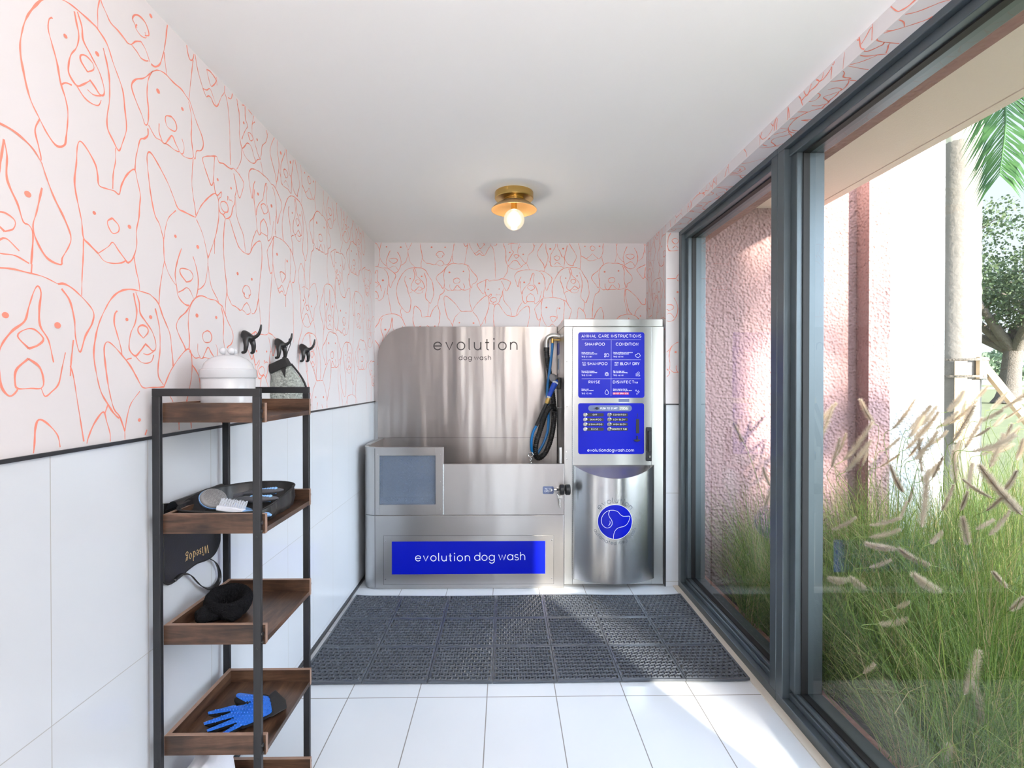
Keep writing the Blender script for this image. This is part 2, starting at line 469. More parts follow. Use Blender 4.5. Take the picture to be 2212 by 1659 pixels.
# ------------------------------------------------------------------ wallpaper line drawings
# each dog: centre (nose) and strokes in drawing units (y down); 1 unit = 0.523 mm on the wall
UNIT = 0.000523
def K6(pts):   # strokes drawn at the finer scale
    return [(x * 1.1213, y * 1.1213) for x, y in pts]
DOGS = {}
DOGS['beagle'] = dict(c=(755, 595), eyes=[(645, 549, 10), (810, 516, 12)], s=[
 [(805,395),(740,392),(665,395),(600,418),(550,460),(510,520),(475,590),(455,660),(446,735),(460,820),(485,905),(525,965),(560,1010),(600,1038),(635,1020),(645,985),(655,880),(645,820),(620,760),(605,690),(580,620),(565,575),(570,530),(585,515)],
 [(805,395),(865,430),(905,500),(960,590),(975,680),(985,770),(960,850),(935,903),(900,870),(868,830),(866,770),(880,690),(880,590),(868,530),(845,465)],
 [(690,410),(700,450),(712,500),(700,560),(672,610),(660,660),(662,700),(700,727),(735,700),(768,665)],
 [(705,400),(728,450),(735,505),(775,545),(820,590),(845,640),(848,680),(825,695),(795,675),(768,660)],
 [(757,632),(722,605),(722,580),(750,565),(785,575),(790,600),(757,632)], [(760,632),(768,662)],
 [(755,712),(790,716),(830,698)], [(700,728),(735,755),(775,762),(815,750),(832,715)], [(620,772),(645,748),(675,740)], [(845,722),(868,705)]],
 n=[[(915,900),(915,960),(900,1030),(897,1095),(890,1250),(880,1400)], [(525,965),(505,1020),(520,1080),(530,1130),(515,1195),(510,1400)]], hull=[0, 1])
DOGS['lab'] = dict(c=(1318, 580), eyes=[(1213, 459, 15), (1415, 445, 12)], s=[
 [(1170,380),(1110,450),(1050,495),(1022,545),(1050,600),(1090,650),(1115,690),(1135,670),(1140,600),(1130,520),(1140,440),(1170,380)],
 [(1170,380),(1215,345),(1270,330),(1340,337),(1405,335),(1450,350),(1485,362)],
 [(1472,370),(1495,430),(1500,500),(1495,560),(1505,620),(1520,680),(1535,678),(1545,630),(1590,605),(1615,560),(1600,510),(1550,455),(1510,400),(1485,362)],
 [(1140,680),(1190,718),(1230,715),(1265,718),(1295,680),(1325,645),(1355,675),(1385,705),(1345,715),(1290,712),(1265,718)],
 [(1385,705),(1430,715),(1490,700),(1510,685)], [(1220,630),(1220,680),(1245,715)], [(1410,620),(1430,660),(1420,700),(1400,712)],
 [(1318,540),(1275,560),(1270,590),(1290,615),(1345,610),(1365,580),(1350,550),(1318,540)], [(1322,615),(1325,645)]],
 n=[[(1135,700),(1135,735),(1110,765),(1080,785),(1060,850),(1045,920),(1035,1100),(1030,1300)], [(1513,690),(1505,760),(1500,850),(1515,930),(1535,1015),(1545,1200)]], hull=[0, 1, 2, 3])
DOGS['terrier'] = dict(c=(1850, 850), eyes=[(1773, 706, 11), (1932, 700, 10)], s=[
 [(1745,565),(1690,590),(1640,615),(1612,640),(1630,680),(1670,735),(1700,770),(1720,750),(1730,680),(1740,570)],
 [(1745,565),(1765,560),(1790,585),(1840,572),(1895,572),(1940,565),(1965,550),(2030,560)],
 [(1965,585),(1990,640),(2010,690),(2040,727),(2065,690),(2095,620),(2090,590),(2030,560)],
 [(1730,740),(1745,795),(1770,810),(1815,770),(1815,800),(1785,830),(1785,880),(1800,910),(1835,915),(1860,930)],
 [(2000,690),(1980,740),(1975,790),(1950,830),(1935,880),(1905,912),(1870,930)],
 [(1850,820),(1810,840),(1810,870),(1840,890),(1885,880),(1895,850),(1880,825),(1850,820)],
 [(1835,915),(1860,890),(1875,880)], [(1890,800),(1890,770),(1915,790),(1930,780),(1950,790)]],
 n=[[(1985,740),(2000,860),(2040,920),(2090,980),(2115,1095),(2120,1250)], [(1750,800),(1755,900),(1740,1000),(1735,1200)]], hull=[0, 1, 2, 3])
DOGS['boxer'] = dict(c=(249, 684), eyes=[(150, 603, 14), (367, 617, 16)], s=[K6(q) for q in [
 [(85,390),(150,378),(210,378),(270,380),(330,395)],
 [(85,390),(40,410),(12,460),(30,540),(55,595),(65,550),(75,500),(95,465)],
 [(330,395),(360,390),(410,410),(485,470),(485,520),(450,580),(425,645),(405,590),(400,520),(380,450),(345,410)],
 [(85,525),(80,590),(95,660),(110,720),(120,780),(145,810),(165,800),(175,785)],
 [(108,690),(120,640),(155,590),(200,550),(215,500),(235,440),(250,418),(262,440),(255,500),(258,560),(290,610),(310,690)],
 [(215,645),(175,605),(200,580),(235,575),(270,605),(250,630),(215,645)], [(215,645),(213,680)],
 [(213,680),(170,720),(165,765),(175,785),(220,785),(260,785),(270,760),(255,710),(213,680)],
 [(260,785),(275,815),(300,800),(330,770),(345,710),(360,650)], [(395,600),(385,680),(380,740)]]],
 n=[K6([(380,700),(395,745),(415,860),(440,1000)]), K6([(110,790),(60,870),(35,950),(20,1050)])], hull=[0, 1, 2, 3, 8])
DOGS['hound'] = dict(c=(620, 252), eyes=[(527, 120, 16), (714, 115, 15)], s=[K6(q) for q in [
 [(385,20),(345,75),(305,150),(310,200),(350,260),(385,310),(395,355),(420,300),(440,230),(440,190),(420,130),(412,70),(418,0),(430,-40)],
 [(690,60),(670,150),(655,210),(670,260),(710,310),(765,320),(770,295),(800,240),(808,200),(780,140),(740,80),(710,20),(690,-30)],
 [(690,-20),(690,60)], [(385,20),(400,-30),(440,-70),(500,-90),(580,-95),(650,-70),(690,-30)],
 [(555,-50),(545,20),(535,80),(500,140),(475,190),(470,260),(475,310),(500,335)],
 [(555,-50),(565,0),(565,80),(600,150),(620,205),(640,210),(655,240),(648,345)],
 [(450,255),(470,290),(480,330),(540,335),(590,330),(640,345)],
 [(555,258),(525,235),(520,210),(553,195),(590,210),(585,240),(555,258)], [(555,258),(558,280)], [(525,305),(558,280),(605,310)]]],
 n=[K6([(425,300),(400,360),(385,420),(370,560)]), K6([(650,345),(648,420),(665,560)])], hull=[0, 1, 3, 6])
DOGS['frenchie'] = dict(c=(895, 1275), eyes=[(788, 1240, 10), (1000, 1238, 12)], s=[
 [(892,1230),(864,1253),(870,1280),(895,1302),(930,1282),(930,1252),(892,1230)], [(895,1302),(895,1345)],
 [(808,1420),(840,1395),(870,1370),(895,1345),(930,1375),(976,1412)], [(808,1420),(842,1446),(892,1446),(948,1430),(976,1412)],
 [(808,1420),(757,1390),(729,1370),(720,1300),(705,1240),(690,1180),(685,1130),(695,1050),(700,980),(715,948),(750,965),(795,1015),(808,1060),(815,1103),(860,1102),(905,1095),(935,1100),(950,1050),(985,985),(1035,937),(1055,985),(1075,1050),(1070,1110),(1065,1170),(1048,1240),(1048,1320),(1022,1390),(990,1420),(976,1412)]],
 n=[[(729,1375),(726,1470),(720,1560),(715,1750)], [(1030,1380),(1045,1450),(1065,1520),(1080,1700)]], poly=[4])
DOGS['shepherd'] = dict(c=(398, 290), eyes=[(302, 90, 11), (507, 95, 14)], s=[
 [(355,145),(325,210),(298,300),(310,370),(320,420),(350,450),(400,468),(450,455),(485,410),(505,360),(510,290),(490,220),(460,165)],
 [(398,332),(345,295),(345,265),(398,255),(440,260),(460,285),(440,315),(398,332)], [(398,332),(398,365)],
 [(325,405),(365,385),(398,365),(430,375),(465,420)],
 [(204,137),(221,62),(246,2),(306,-58)], [(204,137),(205,190),(210,250),(240,310),(280,350),(305,368)],
 [(496,-68),(556,2),(591,82),(611,142)], [(611,142),(610,190),(600,230),(580,300),(540,340),(510,355)],
 [(204,137),(171,62),(136,22),(106,-78),(86,-198),(81,-268),(101,-296),(146,-273),(236,-193),(286,-128),(326,-78),(386,-76),(476,-78),(491,-88),(546,-173),(636,-263),(696,-300),(726,-268),(731,-168),(711,-78),(686,-8),(636,92),(611,137)]],
 n=[[(210,250),(190,330),(170,430),(160,600)], [(608,170),(640,300),(690,360),(720,392),(760,500)]], poly=[8, 0])
DOGS['bull'] = dict(c=(2175, 225), eyes=[(2087, 170, 11), (2280, 197, 11)], s=[
 [(2000,80),(2025,130),(2030,220),(2030,290),(2060,360),(2100,330),(2130,295),(2168,285),(2200,300),(2230,345),(2262,378)],
 [(2060,360),(2100,400),(2170,412),(2235,395),(2280,350),(2325,325)],
 [(2105,20),(2105,80),(2110,130),(2140,165),(2110,210),(2080,260),(2060,300)],
 [(2245,80),(2206,123),(2206,190),(2240,236),(2291,303),(2325,325)],
 [(2448,60),(2419,145),(2358,207),(2341,280),(2325,331)],
 [(2170,250),(2145,215),(2175,200),(2200,205),(2215,225),(2190,250),(2170,250)], [(2170,250),(2168,285)],
 [(2019,125),(1977,-42),(2033,-159),(2104,-98),(2147,41)], [(2060,56),(2105,38),(2147,41),(2203,48)],
 [(2203,125),(2246,25),(2373,-42),(2430,69),(2440,100),(2419,145)]],
 n=[[(2060,360),(2050,450),(2010,520),(1985,560),(1960,700)], [(2335,340),(2370,420),(2400,560)]], hull=[0, 1, 4, 8])
DOGS['husky'] = dict(c=(1077, 200), eyes=[(955, 95, 14), (1150, 95, 12)], s=[
 [(1050,230),(1020,205),(1040,170),(1077,155),(1115,165),(1135,205),(1105,230)], [(1050,212),(1040,235),(1075,250),(1115,235),(1105,212)], [(1062,208),(1095,208)],
 [(1077,250),(1077,280)], [(1077,280),(1040,305),(1010,340),(985,350)], [(1077,280),(1110,300),(1140,345)], [(1010,340),(1050,352),(1075,365),(1110,358),(1130,345)],
 [(985,350),(960,340),(920,330),(880,325),(855,300),(825,265),(820,220),(805,140),(792,70),(782,-50),(787,-150),(802,-230),(820,-246),(857,-250),(912,-170),(962,-105),(992,-88),(1047,-75),(1117,-85),(1167,-150),(1234,-206),(1284,-222),(1301,-183),(1305,-90),(1290,0),(1275,70),(1265,140),(1250,210),(1235,260),(1215,310),(1180,345),(1150,350)]],
 n=[[(820,250),(805,320),(805,400),(800,560)], [(1250,220),(1262,290),(1275,360),(1280,560)]], poly=[7])
DOGS['retriever'] = dict(c=(570, 1121), eyes=[(472, 967, 15), (661, 978, 13)], s=[K6(q) for q in [
 [(370,745),(450,735),(530,735),(600,750),(640,765)],
 [(370,745),(330,800),(280,860),(268,890),(285,940),(300,1000),(320,1025),(345,1000),(355,930),(352,850),(370,745)],
 [(645,960),(650,900),(655,800),(640,765),(680,790),(715,850),(745,895),(735,940),(715,1005),(680,1020)],
 [(355,950),(385,1040),(430,1112)], [(645,960),(640,1010),(610,1055),(580,1115)],
 [(465,985),(500,975),(550,985),(555,1000),(525,1040),(500,1050),(465,985)], [(500,1050),(497,1075)], [(430,1112),(465,1100),(497,1075),(530,1106),(560,1140)],
 [(430,1112),(460,1140),(480,1124),(506,1120),(530,1140),(560,1140),(580,1115)],
 [(565,860),(550,910),(560,970),(565,1015)]]],
 n=[K6([(345,1010),(337,1051),(300,1300),(290,1450)]), K6([(640,1010),(671,1050),(694,1187),(705,1490)])], hull=[0, 1, 2, 8])

def hull2(pts):
    pts = sorted(set(pts))
    def half(ps):
        h = []
        for p in ps:
            while len(h) > 1 and (h[-1][0]-h[-2][0])*(p[1]-h[-2][1]) - (h[-1][1]-h[-2][1])*(p[0]-h[-2][0]) <= 0: h.pop()
            h.append(p)
        return h
    a, b = half(pts), half(pts[::-1])
    return a[:-1] + b[:-1]
def inside(p, poly):
    x, y = p; r = False; j = len(poly) - 1
    for i in range(len(poly)):
        xi, yi = poly[i]; xj, yj = poly[j]
        if (yi > y) != (yj > y) and x < (xj - xi) * (y - yi) / (yj - yi) + xi: r = not r
        j = i
    return r
for d in DOGS.values():
    if 'poly' in d: d['sil'] = [p for i in d['poly'] for p in d['s'][i]] if len(d['poly']) == 1 else d['s'][d['poly'][0]] + [(560,300),(500,400),(400,468),(310,400),(240,310)]
    else: d['sil'] = hull2([p for i in d['hull'] for p in d['s'][i]])

def draw_dogs(mb, inst, bounds, fn0, m=1, sx=1.0, lw=0.0036):
    """inst: (kind, u, z) nose positions on the wall; lower dogs stand in front and cover the ones behind"""
    rnd = random.Random(3)
    u0, u1, z0, z1 = bounds
    p00, p10, p01 = (Vector(fn0(*q)) for q in ((1, 2), (2, 2), (1, 3)))
    nrm = (p10 - p00).cross(p01 - p00).normalized()
    nrm = nrm if nrm.dot(Vector((0, 1.8, 1.6)) - p00) > 0 else -nrm
    lay = [0]
    def fn(a, b):      # overlapping strokes lie a hair's breadth apart
        return Vector(fn0(a, b)) + nrm * (.000008 * (lay[0] % 37))
    def place(kind, u, z, p):
        c = DOGS[kind]['c']
        return (u + (p[0] - c[0]) * UNIT * sx, z - (p[1] - c[1]) * UNIT)
    order = sorted(inst, key=lambda t: t[2])
    sils = [[place(k, u, z, p) for p in DOGS[k]['sil']] for k, u, z in order]
    boxes = [(min(p[0] for p in s), max(p[0] for p in s), min(p[1] for p in s), max(p[1] for p in s)) for s in sils]
    for i, (k, u, z) in enumerate(order):
        d = DOGS[k]
        if u < u0 - 0.4 or u > u1 + 0.4: continue
        def visible(p):
            if not (u0 < p[0] < u1 and z0 < p[1] < z1): return False
            for j in range(i):
                b = boxes[j]
                if b[0] < p[0] < b[1] and b[2] < p[1] < b[3] and inside(p, sils[j]): return False
            return True
        for si, st in enumerate(d['s'] + d['n']):
            pts = spline([Vector((*place(k, u, z, p), 0)) for p in st], step=0.006)
            run = []; ph = rnd.random() * 9; big = 1.15 if len(st) > 6 else 0.85
            def flush(run):
                if len(run) > 2:
                    ws = [lw * big * (0.62 + 0.55 * (0.5 + 0.5 * math.sin(ph + q * 0.21)) + 0.2 * math.sin(ph * 3 + q * 0.9)) for q in range(len(run))]
                    lay[0] += 1; mb.ribbon(run, ws, fn, m)
            for p in pts:
                if visible((p.x, p.y)): run.append((p.x, p.y))
                else:
                    flush(run); run = []
            flush(run)
        for ex, ey, er in d['eyes']:
            p = place(k, u, z, (ex, ey))
            lay[0] += 1
            if visible(p): mb.disc(p, er * UNIT * 1.0, fn, 12, m, er * UNIT * 0.85)

def Lw(kind, px, py):
    p = onX(px, py, -0.984); return (kind, p.y, p.z)
LEFT_DOGS = [Lw('beagle',188,137), Lw('beagle',308.8,715), Lw('beagle',642.5,479.7), Lw('beagle',673.7,765.4), Lw('beagle',752.9,776.4),
 Lw('lab',369.7,267), Lw('lab',447.8,727.7), Lw('lab',692.4,513.9), Lw('lab',717.6,767), Lw('lab',781.9,775.6), Lw('lab',764.6,568),
 Lw('frenchie',243.5,492), Lw('frenchie',667.6,391), Lw('frenchie',168,1060), Lw('shepherd',402.5,594), Lw('shepherd',330,985), Lw('shepherd',712.6,457),
 Lw('terrier',484.5,444.7), Lw('terrier',730.4,598.7), Lw('terrier',792.4,626.6), Lw('terrier',806,822.6), Lw('terrier',565,800),
 Lw('boxer',66,732), Lw('boxer',570.9,451.9), Lw('husky',532.7,630), Lw('husky',304,56), Lw('husky',743,693.7), Lw('husky',600,930),
 Lw('hound',8,478), Lw('hound',617,374.7), Lw('hound',774.7,522.8), Lw('hound',711.9,687), Lw('bull',540,295), Lw('bull',663.3,664.6), Lw('bull',746.8,489.9), Lw('bull',799,721.5),
 Lw('retriever',610,595), Lw('retriever',774.7,682), Lw('retriever',456,166), Lw('retriever',760,905), Lw('shepherd',690,900), Lw('frenchie',450,900)]
def Bk(kind, X, Y, c):
    p = onY(790 + X / 6.703, 520 + Y / 6.703, 3.82) if c == 5 else onY(1110 + X / 5.978, 520 + Y / 5.978, 3.82)
    return (kind, p.x, p.z)
BACK_DOGS = [Bk('shepherd',398,290,5), Bk('husky',1077,200,5), Bk('retriever',1660,55,5), Bk('bull',2175,225,5), Bk('boxer',130,640,5), Bk('beagle',755,595,5), Bk('lab',1318,580,5),
 Bk('terrier',1850,850,5), Bk('hound',378,1420,5), Bk('frenchie',895,1275,5), Bk('shepherd',1452,1388,5), Bk('husky',2145,1370,5),
 Bk('boxer',222,610,6), Bk('hound',553,225,6), Bk('frenchie',1013,105,6), Bk('shepherd',1500,205,6), Bk('beagle',768,525,6), Bk('lab',1265,510,6), Bk('retriever',508,1000,6),
 Bk('frenchie',1000,1160,6), Bk('hound',1480,1270,6), Bk('shepherd',1720,1150,6), Bk('terrier',1800,560,6)]
def grid_dogs(u0, n, seed):
    kinds = ['lab', 'husky', 'beagle', 'shepherd', 'terrier', 'hound', 'retriever', 'bull', 'boxer', 'frenchie']
    rnd = random.Random(seed); out = []
    for row, z in enumerate((1.36, 1.66, 1.95, 2.22, 2.46)):
        for i in range(n):
            out.append((kinds[(i * 3 + row * 2 + seed) % 10], u0 + i * 0.3 + (row % 2) * 0.15 + rnd.uniform(-.02, .02), z + rnd.uniform(-.03, .03)))
    return out
# ------------------------------------------------------------------ shared materials
M = {}
M['paper'] = plain('wallpaper_ground', (0.70, 0.665, 0.675), 0.75, bump=(300, 0.05, 0.001))
M['stroke'] = plain('wallpaper_coral_brush', (0.80, 0.25, 0.18), 0.7, var=0.12, vscale=30)
M['ceil'] = plain('ceiling_paint', (0.88, 0.875, 0.86), 0.8, bump=(40, 0.04, 0.002))
M['walltile'] = tile_mat('wall_tile', (0.655, 0.685, 0.725), (0.42, 0.42, 0.41), 1, 2, 1.104, 0.6236, 0.2977, 0.5914, 0.0022, 0.16, 0.06)
M['walltile_back'] = tile_mat('wall_tile_back', (0.655, 0.685, 0.725), (0.42, 0.42, 0.41), 0, 2, 1.05, 0.6236, 0.5, 0.5914, 0.003, 0.16)
M['floortile'] = tile_mat('floor_tile', (0.65, 0.68, 0.715), (0.22, 0.21, 0.20), 0, 1, -0.0785, 2.183, 0.3007, 0.585, 0.004, 0.16, 0.03)
M['trimblack'] = plain('trim_black', (0.02, 0.022, 0.026), 0.35)
M['alu'] = plain('dark_anodised_aluminium', (0.125, 0.152, 0.17), 0.36, 0.7, var=0.1)
M['gasket'] = plain('black_gasket', (0.008, 0.008, 0.009), 0.6)
M['glass'] = glass_mat('window_glass')
M['steel'] = steel_mat('brushed_steel')
M['steel_panel'] = steel_mat('brushed_steel_splash', (0.42, 0.39, 0.375), 0.30, (1.2, 1.2, 260), 0.30, (3.4, 3.4, 0.28))
M['steel_cyl'] = steel_mat('brushed_steel_curved', (0.60, 0.60, 0.605), 0.25, (1.0, 1.0, 320), 0.0)
M['steel_light'] = steel_mat('bright_steel', (0.60, 0.61, 0.60), 0.30, (1.2, 1.2, 200), 0.05)
M['blue'] = plain('sign_blue', (0.0006, 0.006, 0.35), 0.28, spec=0.3)
M['white_ink'] = plain('white_print', (0.92, 0.93, 0.95), 0.5)
M['dark_ink'] = plain('dark_print', (0.035, 0.03, 0.03), 0.45)
M['grey_ink'] = plain('grey_print', (0.10, 0.12, 0.15), 0.45)
M['grey_sticker'] = plain('grey_blue_sticker', (0.12, 0.15, 0.27), 0.5)
M['pill'] = plain('black_label', (0.012, 0.013, 0.02), 0.4)
M['red_ink'] = plain('red_label', (0.72, 0.02, 0.06), 0.4)
M['chrome'] = plain('chrome', (0.78, 0.78, 0.78), 0.12, 1.0)
M['black'] = plain('black_plastic', (0.013, 0.014, 0.016), 0.38)
M['rubber'] = plain('black_rubber', (0.012, 0.013, 0.015), 0.45, bump=(60, 0.1, 0.002))
M['hose_blue'] = plain('blue_hose', (0.005, 0.15, 0.42), 0.3)
M['gun_blue'] = plain('blue_grip', (0.01, 0.06, 0.45), 0.35)
M['gun_grey'] = plain('grey_spray_head', (0.22, 0.22, 0.23), 0.4)
M['brass'] = plain('brass', (0.62, 0.42, 0.14), 0.3, 1.0, var=0.08)
M['brass_in'] = plain('brass_shade_inside', (0.72, 0.43, 0.18), 0.35, 0.75)
M['brass_pale'] = plain('brushed_pale_brass', (0.60, 0.47, 0.29), 0.4, 0.8)
M['mat'] = plain('mat_rubber', (0.058, 0.067, 0.082), 0.36, var=0.25, vscale=14, bump=(160, 0.25, 0.003))
M['wood'] = wood_mat('rustic_board')
M['wood_x'] = wood_mat('rustic_board_crosswise', (2.6, 22, 26))
M['wood_edge'] = plain('board_edge', (0.30, 0.19, 0.14), 0.5, var=0.2, vscale=40)
M['blacksteel'] = plain('black_powder_coat', (0.017, 0.018, 0.021), 0.42, 0.2, bump=(500, 0.05, 0.001))
M['ceramic'] = plain('white_ceramic', (0.60, 0.61, 0.64), 0.12)
M['hookblack'] = plain('black_cast_hook', (0.012, 0.012, 0.013), 0.3)
M['band'] = plain('black_elastic', (0.014, 0.014, 0.015), 0.7, bump=(400, 0.3, 0.002))
M['mitt'] = plain('grey_green_mesh', (0.34, 0.37, 0.34), 0.8, bump=(120, 1.0, 0.008), var=0.95, vscale=120)
M['leather'] = plain('black_leatherette', (0.014, 0.014, 0.015), 0.36, bump=(350, 0.15, 0.002), var=0.3)
M['gold'] = plain('gold_print', (0.80, 0.55, 0.24), 0.4)
M['brushblue'] = plain('light_blue_plastic', (0.24, 0.48, 0.86), 0.35)
M['brushgrey'] = plain('dark_grey_soft_grip', (0.085, 0.09, 0.105), 0.5)
M['brushwhite'] = plain('white_brush_plastic', (0.78, 0.82, 0.90), 0.3)
M['pin'] = plain('steel_pins', (0.8, 0.8, 0.8), 0.2, 1.0)
M['fleece'] = plain('black_fleece', (0.012, 0.012, 0.014), 0.95, bump=(260, 1.0, 0.01), spec=0.1)
M['glove_black'] = plain('black_mesh_glove', (0.010, 0.010, 0.011), 0.8, bump=(300, 0.5, 0.003))
M['glove_blue'] = plain('blue_silicone', (0.015, 0.19, 0.78), 0.38)
M['cloth'] = plain('white_cloth', (0.80, 0.80, 0.86), 0.9, bump=(300, 0.2, 0.002))
M['beige'] = plain('beige_sealant', (0.58, 0.54, 0.47), 0.7)
M['key'] = plain('key_steel', (0.7, 0.69, 0.66), 0.25, 1.0)
M['display'] = plain('grey_display', (0.25, 0.28, 0.27), 0.3)
M['pink'] = stucco('pink_stucco', (0.32, 0.202, 0.198))
M['pinkdark'] = stucco('pink_stucco_plain', (0.36, 0.19, 0.16), 55, 0.6)
M['whitestucco'] = stucco('white_stucco', (0.66, 0.67, 0.68))
M['soffit'] = stucco('beige_soffit', (0.82, 0.70, 0.61), 190, 0.25, 0.006)

# ------------------------------------------------------------------ room shell
XL, XR, XRW, YB, YN, ZC = -0.984, 1.155, 1.07, 3.82, -1.7, 2.414
ZT = 1.215
mb = MB().box(XL, 1.30, YN, YB, -0.12, 0.0)
struct('floor', mb, M['floortile'], 'white rectangular tile floor with thin dark grout lines', 'floor')
mb = MB().box(XL - .15, 1.45, YN, YB + .15, ZC, ZC + .15)
struct('ceiling', mb, M['ceil'], 'plain white painted ceiling above the wash room', 'ceiling')

mb = MB()
mb.box(XL - .15, XL, YN, YB, ZT, ZC, 0)
mb.box(XL - .15, XL, YN, YB, -.12, ZT, 2)
draw_dogs(mb, LEFT_DOGS, (0.80, 3.815, ZT + .006, ZC - .002), lambda u, z: (XL + .0003, u, z), 1, 1.02)
struct('wall_left', mb, [M['paper'], M['stroke'], M['walltile']], 'left wall with coral dog line drawings above white tiles', 'wall', smooth=None)
mb = MB()
mb.box(XL - .15, 1.45, YB, YB + .15, ZT, ZC, 0)
mb.box(XL - .15, 1.45, YB, YB + .15, -.12, ZT, 2)
draw_dogs(mb, BACK_DOGS, (XL + .004, XRW - .004, ZT, ZC - .002), lambda u, z: (u, YB - .0003, z), 1, 1.0)
struct('wall_back', mb, [M['paper'], M['stroke'], M['walltile_back']], 'far wall with coral dog line drawings behind the steel tub', 'wall', smooth=None)

YP = 3.345          # the short return of the right wall that ends at the window
mb = MB()
mb.box(XRW, XR + .14, YP, YB, ZT, ZC, 0)
mb.box(XRW, XR + .14, YP, YB, -.12, ZT, 2)
mb.box(XRW, 1.30, YN, .80, ZT, ZC, 0)
mb.box(XRW, 1.30, YN, .80, -.12, ZT, 2)
mb.box(XRW, 1.32, 0.80, YP, 2.358, ZC, 0)           # papered drop above the window
gd = grid_dogs(-3.85, 12, 1)
draw_dogs(mb, [(k, u, z) for k, u, z in gd], (-3.81, -YP - .004, ZT, ZC - .002), lambda u, z: (XRW - .0006, -u, z), 1)
draw_dogs(mb, gd, (-YP, -.80, 2.360, ZC - .002), lambda u, z: (XRW - .0006, -u, z), 1)
draw_dogs(mb, [(k, u, z - 0.1) for k, u, z in gd], (-YP + .004, -.8, 2.359 - .086, 2.3575), lambda u, z: (XRW + (2.358 - z), -u, 2.3574), 1)
draw_dogs(mb, [('shepherd', XRW + .02, 1.86), ('lab', XRW + .12, 1.5), ('hound', XRW + .06, 2.3)], (XRW + .004, XR, ZT + .004, 2.356), lambda u, z: (u, YP - .0006, z), 1)
struct('wall_right', mb, [M['paper'], M['stroke'], M['walltile_back']], 'right wall stub and papered band above the large window', 'wall', smooth=None)
mb = MB()
for x0, x1 in ((XL - .15, -.15), (.17, 1.45)):
    mb.box(x0, x1, YN - .15, YN, ZT, ZC, 0); mb.box(x0, x1, YN - .15, YN, -.12, ZT, 1)
mb.box(-.15, .17, YN - .15, YN, 2.2, ZC, 0); mb.box(-.15, .17, YN - .15, YN, -.12, .12, 1)
struct('wall_near', mb, [M['paper'], M['walltile_back']], 'wall behind the camera', 'wall', smooth=None)

mb = MB().box(XL, XL + .006, YN, YB, ZT - .004, ZT + .005)
struct('trim_1', mb, M['trimblack'], 'thin black metal trim between the wallpaper and the left wall tiles', 'trim')
mb = MB().box(XRW, XR, YP - .005, YP, ZT - .004, ZT + .005).box(XRW - .006, XRW + .002, YP - .004, YP + .003, 0, ZT + .005)
struct('trim_2', mb, M['trimblack'], 'black edge trim around the tiled wall end beside the window', 'trim')
mb = MB().box(XL, XL + .014, YN, YB, 0, .012)
struct('baseboard_left', mb, M['trimblack'], 'dark strip along the floor under the left wall tiles', 'baseboard')
mb = MB().box(XR - .035, XR + .002, .80, YP, 0, .006)
struct('trim_3', mb, M['beige'], 'beige sealant strip between floor tiles and window frame', 'trim')

# ------------------------------------------------------------------ windows
XG = 1.222
ZH = 2.362; GB, GT = .088, 2.302
def window(name, y0, y1, label):
    t = thing(name, (XR, (y0 + y1) / 2, 0), label, 'window', None, 'structure')
    f = MB()
    f.box(XR, 1.30, y0, y1, 0, .045)                 # sill: stepped
    f.box(XR + .030, 1.30, y0, y1, .045, .070); f.box(XR + .040, 1.30, y0, y1, .070, GB)
    f.box(XR, 1.30, y0, y1, ZH - .028, ZH); f.box(XR + .022, 1.30, y0, y1, GT, ZH - .028)
    f.box(XR + .0006, 1.2994, y1 - .05, y1, .0452, ZH - .0282); f.box(XR + .03, 1.30, y1 - .09, y1 - .05, GB, GT)
    f.box(XR + .0006, 1.2994, y0, y0 + .05, .0452, ZH - .0282); f.box(XR + .03, 1.30, y0 + .05, y0 + .09, GB, GT)
    fr = obj('window_frame', f, M['alu'], t, bevel=.003)
    g = MB()
    ya, yb = y0 + .09, y1 - .09
    for zz in (GB, GT - .006): g.box(XG - .012, XG + .014, ya, yb, zz, zz + .006)
    for yy in (ya, yb - .006): g.box(XG - .012, XG + .014, yy, yy + .006, GB, GT)
    obj('gasket', g, M['gasket'], fr)
    p = MB(); p.add([(XG, ya, GB), (XG, yb, GB), (XG, yb, GT), (XG, ya, GT)], [(0, 1, 2, 3)])
    obj('glass_pane', p, M['glass'], t)
    return t
YM = 2.132
window('window_1', YM, YP, 'tall far window pane in a dark aluminium frame beside the steel cabinet')
window('window_2', .80, YM - .002, 'tall near window pane in a dark aluminium frame with grass outside')
t = thing('window_3', (.01, YN, .12), 'narrow unseen window added behind the camera for streaks in the steel', 'window', None, 'structure')  # added out of view; lights the room and streaks the steel
mb = MB()
for q in ((-.15, -.12, .12, 2.2), (.14, .17, .12, 2.2), (-.12, .14, .12, .16), (-.12, .14, 2.16, 2.2), (-.005, .02, .16, 2.16)): mb.box(q[0], q[1], YN - .10, YN - .04, q[2], q[3])
obj('window_frame', mb, M['alu'], t)
mb = MB(); mb.add([(-.12, YN - .07, .16), (.14, YN - .07, .16), (.14, YN - .07, 2.16), (-.12, YN - .07, 2.16)], [(0, 1, 2, 3)])
obj('glass_pane', mb, M['glass'], t)
mb = MB().box(1.30, 1.34, .80, YP + .16, 0, .07).box(1.30, 1.36, .95, YP + .16, 2.31, 2.40)
struct('trim_4', mb, M['pinkdark'], 'pink stucco ledge outside the window frame', 'trim')
